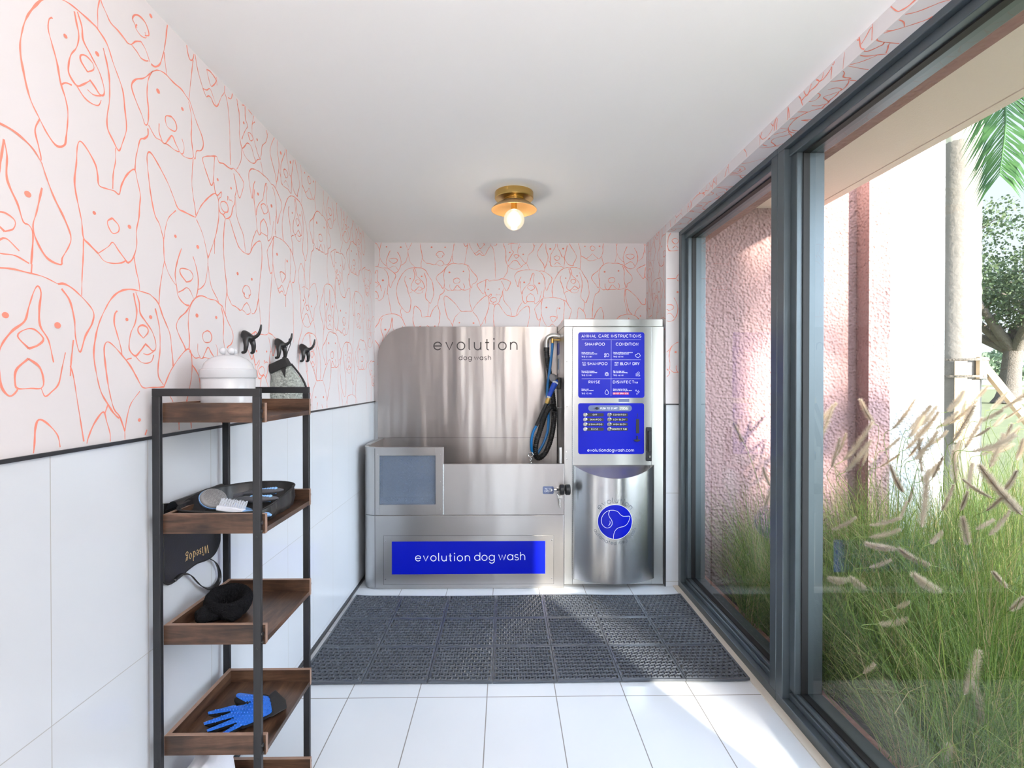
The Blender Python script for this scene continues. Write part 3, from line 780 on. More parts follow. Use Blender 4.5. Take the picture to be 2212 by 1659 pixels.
# ------------------------------------------------------------------ steel tub
YF = 3.313
TX0, TX1, TR = -.939, .388, .088
def corner_path(off=0.0, y_end=3.79):
    pts = [(TX0 + off, y_end)]
    for i in range(13):
        a = PI + PI / 2 * i / 12
        pts.append((TX0 + TR + (TR - off) * math.cos(a), YF + TR + (TR - off) * math.sin(a)))
    return pts
tub = thing('dog_wash_tub', (-.28, 3.55, 0), 'brushed steel dog wash tub with rounded corner, blue sign and tall curved splash back', 'dog bath')
mb = MB()
poly = corner_path() + [(TX1, YF), (TX1, 3.79)]
mb.prism(poly, lambda a, b, h: (a, b, h), .014, .4885)
mb.prism(corner_path(.012) + [(TX1, YF + .012), (TX1, 3.79)], lambda a, b, h: (a, b, h), 0, .016)
base = obj('base_cabinet', mb, M['steel'], tub, bevel=.003)
mb = MB().box(TX0 + TR - .003, TX0 + TR - .0005, YF - .0006, YF, .016, .486).box(TX0 + TR - .003, TX0 + TR - .0005, YF - .0006, YF, .492, .93)
obj('seam', mb, M['gasket'], base)
mb = MB().prism(corner_path() + corner_path(.026)[::-1], lambda a, b, h: (a, b, h), .491, .938)
mb.box(TX0, TX0 + .034, YF + .09, 3.786, .938, .944)
obj('side_panel', mb, M['steel'], tub, bevel=.002)
mb = MB()
fx0, fx1, wx0, wx1, wz0, wz1 = TX0 + TR, -.404, -.824, -.456, .559, .8815
for a in ((fx0, wx0, .491, .936), (wx1, fx1, .491, .936), (wx0, wx1, .491, wz0), (wx0, wx1, wz1, .936)):
    mb.box(a[0], a[1], YF, YF + .026, a[2], a[3])
fp = obj('front_panel', mb, M['steel'], tub, bevel=.0006)
pm, nt, nd, lk, b = new_mat('spotted_window')
b.inputs['Base Color'].default_value = (.15, .19, .26, 1); b.inputs['Roughness'].default_value = .12; b.inputs['Alpha'].default_value = .62
n = N(nt, 'ShaderNodeTexNoise'); n.inputs['Scale'].default_value = 120; n.inputs['Detail'].default_value = 2
lk.new(coords(nt), n.inputs['Vector'])
r = N(nt, 'ShaderNodeMapRange'); r.inputs['From Min'].default_value = .35; r.inputs['From Max'].default_value = .75; r.inputs['To Min'].default_value = .55; r.inputs['To Max'].default_value = .68
lk.new(n.outputs['Fac'], r.inputs['Value']); lk.new(r.outputs['Result'], b.inputs['Alpha'])
M['tubglass'] = pm
mb = MB().box(wx0, wx1, YF + .010, YF + .016, wz0, wz1)
tag(obj('window_pane', mb, M['tubglass'], tub), 'grey see-through window with water spots')
for i in (0, 2, 4):
    for xx in (fx0 + .018, fx1 - .02):
        obj('rivet', MB().lathe([(0, 0), (.003, 0), (.0025, -.0015), (0, -.002)], (xx, YF, .53 + .09 * i), 8, axis='y'), M['steel_light'], fp)
# basin inside
mb = MB().box(TX0 + .026, TX1, YF + .026, 3.785, .489, .505)
obj('basin_floor', mb, M['steel'], tub)
# door
mb = MB().box(-.400, TX1 - .001, YF - .014, YF + .006, .494, .828)
door = obj('tub_door', mb, M['steel'], tub, bevel=.0015)
mb = MB()
for i in range(34):
    z = .497 + i * .0098
    mb.cyl((-.4035, YF - .010, z), (-.4035, YF - .010, z + .0085), .0046, n=8)
obj('hinge', mb, M['steel_light'], door)
f1 = lambda y: (lambda a, b: onY(740 + a / 2.592, 660 - b / 2.592, y))
pts = rrect(1121, 1182, -1055, -1012, 7)
mb = MB(); mb.prism(pts, lambda a, b, h: f1(YF - .0142)(a, b) + Vector((0, -h, 0)), 0, .0006)
st = obj('open_sticker', mb, M['grey_sticker'], door)
mb = MB(); fn = f1(YF - .0155)
letter(mb, 'PULL TO', 1133, 1163, -1030, 5.6, .9, fn); letter(mb, 'OPEN', 1130, 1163, -1044, 6.5, 1.2, fn)
mb.add([fn(1166, -1023), fn(1166, -1044), fn(1177, -1033)], [(0, 1, 2)])
obj('lettering', mb, M['white_ink'], st)
kz = onY(1214, 1057, YF - .03).z
mb = MB()
def knob(mb, x0, x1, y, z, r):
    w = x1 - x0
    mb.lathe([(0, x0), (r * .85, x0), (r, x0 + w * .15), (r, x1 - w * .15), (r * .85, x1), (0, x1)], (0, y, z), 20, axis='x')
knob(mb, .355, .384, YF - .040, kz, .034)
knob(mb, .392, .424, YF - .040, kz, .035)
mb.cyl((.33, YF - .04, kz), (.40, YF - .04, kz), .008, n=12)
latch = obj('latch_knob', mb, M['black'], door)
mb = MB().cyl((.318, YF - .04, kz), (.334, YF - .04, kz), .012, n=14)
obj('latch_pin', mb, M['chrome'], latch)
obj('latch_bracket', MB().box(.340, .352, YF - .045, YF - .013, kz - .006, kz + .006), M['chrome'], latch)
mb = MB().box(.355, .372, YF - .006, YF + .02, .828, .935)
obj('end_post', mb, M['steel_light'], tub, bevel=.004)
# service panel and sign
ax0, ax1, az0, az1 = -.7965, .319, .036, .354
mb = MB().box(ax0, ax1, YF - .0025, YF, az0, az1)
ap = obj('access_panel', mb, M['steel'], tub, bevel=.0008)
mb = MB()
for q in ((ax0 - .0018, ax1 + .0018, az1, az1 + .0018), (ax0 - .0018, ax1 + .0018, az0 - .0018, az0), (ax0 - .0018, ax0, az0, az1), (ax1, ax1 + .0018, az0, az1)):
    mb.box(q[0], q[1], YF - .0008, YF + .0005, q[2], q[3])
obj('gap', mb, M['gasket'], ap)
for xx in (ax0 + .012, ax1 - .012):
    for zz in (az0 + .035, az1 - .03):
        obj('screw', MB().lathe([(0, -.0045), (.0035, -.004), (.0045, -.0025), (.0045, 0)], (xx, YF - .0025, zz), 10, axis='y'), M['chrome'], ap)
mb = MB().box(-.742, .2645, YF - .0040, YF - .0026, .103, .3185)
sg = tag(obj('sign_panel', mb, M['blue'], tub), 'blue sign reading evolution dog wash')
fn = f1(YF - .0046); mb = MB()
letter(mb, 'evolution', 408, 712, -1430.5, 30, 3.9, fn); letter(mb, 'dog', 739, 850, -1427.5, 30, 3.9, fn); letter(mb, 'wash', 874, 1021, -1424.5, 30, 3.9, fn)
obj('lettering', mb, M['white_ink'], sg)
# splash back
YS = 3.786
sx0, sx1, sz1, sr = -.952, .390, 1.7785, .235
pts = [(sx0, .49), (sx1, .49), (sx1, sz1)] + [(sx0 + sr + sr * math.cos(PI / 2 + PI / 2 * i / 16), sz1 - sr + sr * math.sin(PI / 2 + PI / 2 * i / 16)) for i in range(17)]
mb = MB().prism(pts, lambda a, b, h: (a, h, b), YS, YS + .012)
sp = obj('splash_back', mb, M['steel_panel'], tub, bevel=.001)
mb = MB().box(sx0 + .002, sx1, YS - .0008, YS, .9445, .9465).box(.345, .346, YS - .0006, YS, .51, 1.40)
obj('seam', mb, M['gasket'], sp)
fn = f1(YS - .001); mb = MB()
letter(mb, 'evolution', 511, 977, -248, 43, 6.2, fn); letter(mb, 'dog', 652, 722, -304, 17.5, 3.6, fn); letter(mb, 'wash', 738, 830, -304, 17.5, 3.6, fn)
obj('lettering', mb, M['dark_ink'], sp)

# keys hanging from the latch
kx = .352; ky = YF - .05
kt = thing('key_ring', (kx, ky, kz - .03), 'small bunch of steel keys hanging from the black latch of the tub door', 'keys')
mb = MB(); mb.tube([(kx + .014 * math.cos(a), ky, kz - .022 + .016 * math.sin(a)) for a in [2 * PI * i / 20 for i in range(21)]], .0016, 6)
obj('ring', mb, M['key'], kt)
for i, (dx, rot, ln) in enumerate(((-.002, .10, .075), (.012, -.18, .06))):
    mb = MB(); c = Vector((kx + dx, ky - .003 - .004 * i, kz - .036))
    def kf(a, b, h, c=c, rot=rot): return (c.x + a * math.cos(rot) - b * math.sin(rot), c.y + h, c.z + a * math.sin(rot) + b * math.cos(rot))
    mb.prism([(.010 * math.cos(q), -.010 + .011 * math.sin(q)) for q in [2 * PI * j / 14 for j in range(14)]], kf, 0, .002)
    mb.prism([(-.0035, -.018), (-.0035, -ln), (0, -ln - .004), (.0035, -ln), (.0035, -.018)], kf, 0, .002)
    obj('key', mb, M['key'], kt)

# ------------------------------------------------------------------ control cabinet
YC = 3.352
CX0, CX1 = .394, 1.053
cab = thing('control_cabinet', (.72, 3.58, 0), 'tall steel control cabinet with two blue instruction panels and a curved lower front', 'cabinet')
mb = MB().box(CX0, CX1, YC + .010, 3.80, .012, 1.74).box(CX0 + .01, CX1 - .01, YC + .03, 3.79, 0, .014)
body = obj('body', mb, M['steel'], cab, bevel=.002)
mb = MB().box(CX0 - .002, CX1 - .004, YC - .006, 3.802, 1.7345, 1.782)
obj('top_cap', mb, M['steel_light'], cab, bevel=.003)
mb = MB().box(CX0, .448, YC, YC + .0115, .014, 1.7335).box(.979, CX1 + .004, YC, YC + .0115, .014, 1.733).box(.45, .979, YC, YC + .0115, .014, .050)
obj('door_frame', mb, M['steel_light'], cab, bevel=.0015)
mb = MB().box(.452, .976, YC - .006, YC + .0105, .053, 1.729)
cd = obj('cabinet_door', mb, M['steel_light'], cab, bevel=.0015)
mb = MB()
for i in range(120):
    z = .06 + i * .0138
    mb.cyl((.449, YC - .004, z), (.449, YC - .004, z + .012), .0038, n=6)
obj('hinge', mb, M['steel'], cd)
bx0, bx1, bs = .452, .993, .1
bxc, bhw = (bx0 + bx1) / 2, (bx1 - bx0) / 2
bR = (bhw ** 2 + bs ** 2) / (2 * bs)
def bdep(x): return max(0.0, math.sqrt(max(0, bR * bR - (x - bxc) ** 2)) - (bR - bs))
YBF = YC - .006
mb = MB(); nb = 36
xs = [bx0 + (bx1 - bx0) * i / nb for i in range(nb + 1)]
for i in range(nb + 1):
    d = bdep(xs[i]); mb.v += [Vector((xs[i], YBF - d, .055)), Vector((xs[i], YBF - d, .812 - .72 * d))]
for i in range(nb):
    mb.f.append([2 * i, 2 * i + 2, 2 * i + 3, 2 * i + 1]); mb.m.append(0)
mb.f.append([2 * i + 1 for i in range(nb + 1)]); mb.m.append(0)
mb.f.append([2 * i for i in range(nb + 1)][::-1]); mb.m.append(0)
bulge = tag(obj('curved_front', mb, M['steel_cyl'], cd, smooth=30), 'bulging steel lower front with a sloping top')
# round logo on the curved front
lc = onY(1329, 1127, 3.25); LR = 37.5 * 3.25 / FPX
def fcyl(off): return lambda a, b: (lc.x + a, YBF - bdep(lc.x + a) - off, lc.z + b)
def grid_disc(mb, r, fn, n=20):
    o = len(mb.v)
    for i in range(n + 1):
        a = -r + 2 * r * i / n
        a = r * math.sin(PI / 2 * a / r)
        h = math.sqrt(max(0, r * r - a * a))
        mb.v += [Vector(fn(a, -h)), Vector(fn(a, h))]
    for i in range(n):
        mb.f.append([o + 2 * i, o + 2 * i + 2, o + 2 * i + 3, o + 2 * i + 1]); mb.m.append(0)
mb = MB(); grid_disc(mb, LR, fcyl(.0006), 28)
lg = tag(obj('logo_disc', mb, M['blue'], bulge), 'round blue badge with a white dog head outline')
mb = MB(); fn = fcyl(.0013); sc = 3.25 / FPX / 5.924
ring = [(LR * math.cos(2 * PI * i / 60), LR * math.sin(2 * PI * i / 60)) for i in range(60)]
mb.ribbon(ring, .0022, fn, closed=True)
cx, cy = 1064, 752
def lp(pts, closed=False): return [((p.x - cx) * sc, -(p.y - cy) * sc) for p in spline([Vector((x, y, 0)) for x, y in pts], per=6, closed=closed)]
mb.ribbon(lp([(1040,968),(1042,920),(1058,870),(1090,835),(1130,820),(1175,810),(1215,785),(1240,745),(1255,700),(1245,682),(1210,682),(1165,680),(1130,660),(1100,625),(1060,606),(1015,602),(970,612),(925,645),(893,700),(888,755),(905,800),(940,828),(975,830),(1005,812),(1022,780),(1018,735),(992,695),(978,655),(990,608)]), .0023, fn)
mb.ribbon(lp([(992,738),(997,760),(990,785),(972,805)]), [.0006 + .0022 * math.sin(PI * i / 18) for i in range(19)], fn)
obj('dog_outline', mb, M['white_ink'], lg)
mb = MB()
def arc_text(s, rad, a0, a1, h, sw, inward=False):
    L = math.radians(abs(a1 - a0)) * rad
    def cv(x, y):
        if not inward:
            a = math.radians(a0) - x / rad; rr = rad + y
        else:
            a = math.radians(a0) + x / rad; rr = rad - y
        return (rr * math.cos(a), rr * math.sin(a))
    letter(mb, s, 0, L, 0, h, sw, fn, curve=cv, space=h * .9)
arc_text('evolution', LR + .012, 142, 38, .0225, .0030)
obj('lettering', mb, M['grey_ink'], bulge)
mb = MB()
arc_text('automated dog wash', LR + .036, 203, 340, .0150, .0020, True)
obj('lettering', mb, M['grey_ink'], bulge)

# instruction panels on the cabinet door
YPN = YBF - .0016
c2 = lambda y: (lambda a, b: onY(1200 + a / 5.185, 680 - b / 5.185, y))
def panel(name, x0, x1, y0, y1, r, label):
    mb = MB(); f = c2(YPN)
    mb.prism(rrect(x0, x1, -y1, -y0, r), lambda a, b, h: f(a, b) + Vector((0, h, 0)), 0, .0018)
    return tag(obj(name, mb, M['blue'], cd), label)
p1 = panel('instruction_panel', 254, 996, 196, 929, 26, 'blue panel of animal care instructions')
mb = MB(); fn = c2(YPN - .0006)
def T(s, x0, x1, base, cap, sw): letter(mb, s, x0, x1, -base, cap / 1.45, sw, fn)
def small(s, x0, x1, base): letter(mb, s, x0, x1, -base, 7.0, 1.7, fn, space=5)
T('ANIMAL CARE INSTRUCTIONS', 293, 958, 252, 29, 3.8)
for (x0, x1, y) in ((293, 958, 280), (293, 955, 503), (293, 953, 716)): mb.ribbon([(x0, -y), (x1, -y)], 1.6, fn)
mb.ribbon([(624, -285), (621, -908)], 1.6, fn)
for s, x0, x1, bl in (('SHAMPOO',330,550,343),('CONDITION',678,925,343),('SHAMPOO',360,580,562),('BLOW DRY',726,940,562),('RINSE',373,497,767),('DISINFECT',646,878,767)):
    T(s, x0, x1, bl, 29, 3.8)
for s, x0, x1, bl in (('FLEA',300,342,545),('TICK',302,340,569),('HIGH',662,705,545),('LOW',664,702,569),('TUB',883,921,767)): T(s, x0, x1, bl, 15, 2.0)
for s, x0, x1, bl in (('Gentle shampoo wash.',292,430,427),('Work through coat by hand.',292,465,442),('Gentle conditioner and moisturizer.',648,866,427),('Work through coat by hand.',648,820,442),
  ('Flea and tick shampoo.',292,437,636),('Work through coat by hand.',292,465,651),('Blow dry dogs coat.',648,770,636),('Use a towel to aid drying.',648,805,651),
  ('Rinsing wash.',292,372,838),('Rinse dog as needed.',292,424,853),('Remove dog from the tub.',646,803,838),('Rinse out tub for a hygienic clean.',646,855,853)): small(s, x0, x1, bl)
for s, x0, x1, bl in (('TIME: 2-4 MIN',292,407,477),('TIME: 1-2 MIN',648,757,477),('TIME: 2-3 MIN',292,405,685),('TIME: 4-6 MIN',648,760,685),('TIME: 1-2 MIN',292,402,889)): T(s, x0, x1, bl, 15, 2.0)
def circ(x, y, r, a0=0, a1=360): mb.ribbon([(p, q) for p, q in arc(x, -y, r, r, a0, a1, 16)], 3.2, fn)
circ(582, 452, 17); circ(556, 443, 9); circ(554, 468, 7)
mb.ribbon(spline([Vector((x, -y, 0)) for x, y in ((900,465),(893,455),(902,443),(912,445),(920,432),(936,434),(943,446),(950,456),(944,468),(936,470),(930,480),(918,478),(908,474))], per=4, closed=True), 3.2, fn, closed=True)
mb.ribbon(arc(574, -666, 13, 18, 0, 360, 14), 3.2, fn); mb.ribbon([(574,-650),(574,-684)], 3, fn)
for sx in (-1, 1):
    for dy in (-14, 0, 14): mb.ribbon([(574 + sx * 12, -666 + dy * .6), (574 + sx * 22, -666 + dy)], 3, fn)
    mb.ribbon([(574 + sx * 5, -650), (574 + sx * 12, -642)], 3, fn)
mb.ribbon([(898, -660), (930, -660)] + arc(930, -650, 10, 10, -90, 150, 8)[1:], 3.2, fn); mb.ribbon([(898, -672), (935, -672)] + arc(935, -680, 9, 8, 90, -150, 8)[1:], 3.2, fn); mb.ribbon([(912, -650), (920, -645)] , 3.2, fn); mb.ribbon([(898, -684), (922, -684)], 3.2, fn)
mb.ribbon(spline([Vector((x, -y, 0)) for x, y in ((574,838),(592,868),(590,884),(574,894),(558,884),(556,868))], per=5, closed=True), 3.2, fn, closed=True)
for x, y, r in ((928, 862, 18), (902, 848, 10), (912, 886, 9)):
    mb.ribbon([(x, -y + r), (x + r * .25, -y + r * .25), (x + r * .8, -y), (x + r * .25, -y - r * .25), (x, -y - r), (x - r * .25, -y - r * .25), (x - r * .8, -y), (x - r * .25, -y + r * .25)], 2.8, fn, closed=True)
obj('lettering', mb, M['white_ink'], p1)
mb = MB(); f = c2(YPN - .0003); mb.add([f(642,-893), f(820,-893), f(820,-870), f(642,-870)], [(0, 1, 2, 3)])
rl = tag(obj('warning_strip', mb, M['red_ink'], p1), 'red strip reading DO NOT SPRAY DOG')
mb = MB(); fn = c2(YPN - .0009); T('DO NOT SPRAY DOG', 648, 814, 888, 14, 1.9)
obj('strip_lettering', mb, M['white_ink'], p1)
mb = MB(); f = c2(YPN); mb.prism(rrect(707, 826, -977, -942, 4), lambda a, b, h: f(a, b) + Vector((0, h, 0)), 0, .0012)
sk = obj('small_sticker', mb, M['grey_sticker'], cd)

p2 = panel('control_panel', 254, 992, 990, 1560, 24, 'blue control panel with eight round buttons')
mb = MB(); f = c2(YPN); mb.prism(rrect(367, 855, -1080, -1013, 32), lambda a, b, h: f(a, b) + Vector((0, -h, 0)), 0, .0006)
obj('start_strip', mb, M['grey_sticker'], p2)
mb = MB(); mb.prism(rrect(710, 818, -1066, -1026, 3), lambda a, b, h: f(a, b) + Vector((0, -h, 0)), .0004, .0012)
obj('display', mb, M['display'], p2)
mb = MB(); fn = c2(YPN - .0018); letter(mb, '230 6', 722, 806, -1062, 19, 3.4, fn, space=4)
fn = c2(YPN - .0010); T('PUSH TO START', 503, 695, 1058, 21, 2.8)
fn = c2(YPN - .0012)
cols = ((331, 355, 541), (601, 625, 810))
txt = (('OFF', 418, 465), ('SHAMPOO', 385, 510), ('SHAMPOO', 397, 522), ('RINSE', 402, 475)), (('CONDITION', 647, 790), ('LOW BLOW', 650, 780), ('HIGH BLOW', 650, 790), ('DISINFECT TUB', 637, 795))
pl = MB()
for ci, (bxp, q0, q1) in enumerate(cols):
    for ri in range(4):
        yy = 1120 + ri * 53.7
        pl.prism(rrect(q0 - 10, q1, -yy - 18, -yy + 18, 14), lambda a, b, h: f(a, b) + Vector((0, -h, 0)), 0, .0006)
        s, a0, a1 = txt[ci][ri]; T(s, a0, a1, yy + 7, 15, 2.0)
for k in (0, 1, 2): mb.ribbon([(372, -(1222 + k * 6)), (388, -(1222 + k * 6))], 2, fn)
fn = c2(YPN - .0010); letter(mb, 'evolutiondogwash.com', 358, 877, -1531, 21, 3.2, fn)
obj('lettering', mb, M['white_ink'], p2)
obj('button_label', pl, M['pill'], p2)
for ci, (bxp, q0, q1) in enumerate(cols):
    for ri in range(4):
        c = f(bxp, -(1120 + ri * 53.7))
        mb = MB().lathe([(0, -.009), (.0095, -.009), (.0115, -.007), (.0115, -.004), (.0135, -.003), (.0138, 0)], c, 18, axis='y')
        obj('button', mb, M['chrome'], p2)
c = f(465, -1047)
obj('start_button', MB().lathe([(0, -.022), (.008, -.022), (.009, -.018), (.009, 0)], c, 14, axis='y'), M['black'], p2)
mb = MB(); mb.prism(rrect(902, 938, -1327, -1167, 3), lambda a, b, h: f(a, b) + Vector((0, -h, 0)), 0, .0008)
mb.prism([(917, -1105), (922, -1105), (922, -1150), (917, -1150)], lambda a, b, h: f(a, b) + Vector((0, -h, 0)), 0, .0006)
mb.prism([(910, -1355), (921, -1355), (921, -1395), (948, -1398), (940, -1412), (915, -1422), (888, -1412), (876, -1398), (910, -1395)], lambda a, b, h: f(a, b) + Vector((0, -h, 0)), 0, .006)
obj('coin_slot', mb, M['black'], p2)
# door handle
mb = MB(); f = c2(YBF); mb.prism(rrect(1013, 1071, -1637, -1258, 8), lambda a, b, h: f(a, b) + Vector((0, -h, 0)), 0, .014)
hd = obj('door_handle', mb, M['black'], cd, bevel=.002)
mb = MB(); mb.prism(rrect(1030, 1062, -1530, -1300, 10), lambda a, b, h: f(a, b) + Vector((0, -h, 0)), .014, .024)
obj('lever', mb, M['rubber'], hd, bevel=.003)
c = f(1047, -1585); mb = MB().lathe([(0, -.019), (.007, -.019), (.0085, -.014), (.0085, 0)], c, 14, axis='y')
c2_ = f(1048, -1638); mb.lathe([(0, -.012), (.004, -.011), (.004, 0)], c2_, 10, axis='y')
obj('lock_cylinder', mb, M['chrome'], hd)
# stickers on the cabinet side facing the tub
def side(px, py): return onX(px, py, CX0)
fA = lambda X, Y: side(1140 + X / 5.533, 700 + Y / 5.533)
def side_quad(name, quad, mat):
    P = [fA(*q) for q in quad]; ys = [p.y for p in P]; zs = [p.z for p in P]
    mb = MB().box(CX0 - .001, CX0, min(ys), max(ys), min(zs), max(zs))
    return obj(name, mb, M[mat], cab)
side_quad('blue_sticker', ((350, 240), (378, 365)), 'gun_blue'); side_quad('white_sticker', ((350, 370), (388, 590)), 'white_ink')
P = fA(368, 480); obj('sticker_figure', MB().box(CX0 - .0016, CX0, P.y - .03, P.y + .03, P.z - .04, P.z + .04), M['hose_blue'], cab)
for zz in (.85, .90, 1.2, 1.5): obj('screw', MB().lathe([(0, -.003), (.004, -.002), (.0045, 0)], (.41, YC, zz), 8, axis='y'), M['chrome'], cab)

# ------------------------------------------------------------------ hoses beside the cabinet
def hA(X, Y, y): return onY(1140 + X / 5.533, 700 + Y / 5.533, y)
pp = [hA(225, 300, 3.63), hA(223, 215, 3.63), hA(240, 165, 3.63), hA(280, 142, 3.63), hA(330, 138, 3.63)]
pp.append(Vector((CX0 + .003, 3.63, pp[-1].z - .004)))
mb = MB().tube(spline(pp, per=6), .0175, 14)
obj('outlet_pipe', mb, M['steel_light'], cab)
mb = MB().tube([hA(295, 175, 3.62), hA(295, 225, 3.62)], .011, 12).tube([hA(295, 190, 3.62), Vector((CX0, 3.62, hA(295, 190, 3.62).z))], .008, 10)
obj('water_outlet', mb, M['brass'], cab)
hp = [(225,300,3.63),(235,420,3.63),(255,560,3.63),(275,700,3.63),(298,850,3.63),(312,980,3.63),(318,1100,3.63),(302,1250,3.62),(262,1420,3.61),(200,1550,3.59),(130,1600,3.57),(92,1550,3.55),(102,1420,3.54),(150,1260,3.54),(208,1090,3.54),(255,1005,3.55),(300,985,3.58),(322,1010,3.60)]
hpts = spline([hA(*q) for q in hp], step=.0034)
hose = thing('dryer_hose', hpts[0], 'black ribbed dryer hose looped beside the control cabinet', 'hose')
mb = MB().tube(hpts, [.0195 if (i // 2) % 2 else .0172 for i in range(len(hpts))], 14)
obj('ribbed_hose', mb, M['rubber'], hose)
mb = MB().tube([hpts[0] + Vector((0, 0, .012)), hpts[0] - Vector((0, 0, .012))], .021, 14)
obj('collar', mb, M['black'], hose)
wp = [(105,1212,3.50),(62,1300,3.51),(42,1420,3.52),(52,1520,3.54),(92,1568,3.57),(145,1500,3.585),(190,1420,3.59),(235,1290,3.60),(248,1160,3.60),(243,1000,3.60),(232,860,3.60),(240,720,3.60),(258,590,3.605),(275,450,3.61),(290,320,3.62),(295,228,3.62)]
water = thing('spray_hose', hA(240, 900, 3.50), 'blue water hose with blue spray gun hanging in front of the black hose', 'hose')
obj('hose', MB().tube(spline([hA(*q) for q in wp], per=8), .0098, 12), M['hose_blue'], water)
obj('sleeve', MB().tube([hA(232, 935, 3.485), hA(165, 1080, 3.49), hA(104, 1214, 3.50)], [.0135, .0125, .0115], 12), M['rubber'], water)
obj('brass_fitting', MB().tube([hA(250, 885, 3.48), hA(242, 905, 3.48), hA(230, 945, 3.485)], [.015, .0165, .015], 12), M['brass'], water)
gun = obj('spray_gun', MB().tube(spline([hA(252, 878, 3.48), hA(275, 815, 3.475), hA(305, 750, 3.47), hA(330, 700, 3.47), hA(345, 665, 3.475)], per=5), [.0145, .015, .0155, .016, .0165, .017, .0175, .018, .0185, .019, .0195, .020, .0205, .021, .021, .0205, .0195, .018, .016, .013, .009], 14), M['gun_blue'], water)
hc = hA(303, 640, 3.46)
d = Vector((-.72, -.55, -.15)).normalized()
obj('spray_head', MB().tube([hc - d * .022, hc - d * .005, hc + d * .008, hc + d * .011], [.018, .027, .029, .026], 20), M['gun_grey'], gun)
obj('trigger', MB().tube(spline([hA(300, 690, 3.452), hA(330, 690, 3.448), hA(358, 712, 3.455)], per=4), .006, 8), M['brushwhite'], gun)
obj('ring', MB().tube([hA(259, 862, 3.479), hA(252, 880, 3.48)], [.0165, .0165], 14), M['chrome'], gun)
P0, P1 = fA(332, 640), fA(398, 780)
mb = MB().box(CX0 - .022, CX0, min(P0.y, P1.y) + .02, min(P0.y, P1.y) + .16, hA(0, 780, 3.5).z, hA(0, 640, 3.5).z)
obj('gun_holder', mb, M['black'], cab, bevel=.003)
mb = MB().tube([Vector((CX0, 3.60, hA(0, 1000, 3.6).z)), Vector((CX0 - .05, 3.60, hA(0, 1000, 3.6).z)), Vector((CX0 - .055, 3.60, hA(0, 975, 3.6).z))], .006, 8)
obj('hose_peg', mb, M['chrome'], cab)
# tether clip and chain
ct = hA(35, 1560, 3.50)
tc = thing('tether_chain', ct, 'short steel chain with a round clip hanging under the blue hose loop', 'chain')
mb = MB(); mb.tube([ct + Vector((.017 * math.cos(a), 0, .017 * math.sin(a))) for a in [2 * PI * i / 18 for i in range(19)]], .003, 8)
obj('clip', mb, M['chrome'], tc)
for i in range(5):
    q = ct - Vector((0, 0, .022 + .013 * i)); mb = MB()
    ax = Vector((1, 0, 0)) if i % 2 else Vector((0, 1, 0))
    mb.tube([q + ax * (.005 * math.cos(a)) + Vector((0, 0, .008 * math.sin(a))) for a in [2 * PI * j / 12 for j in range(13)]], .0018, 6)
    obj('chain_link', mb, M['chrome'], tc)
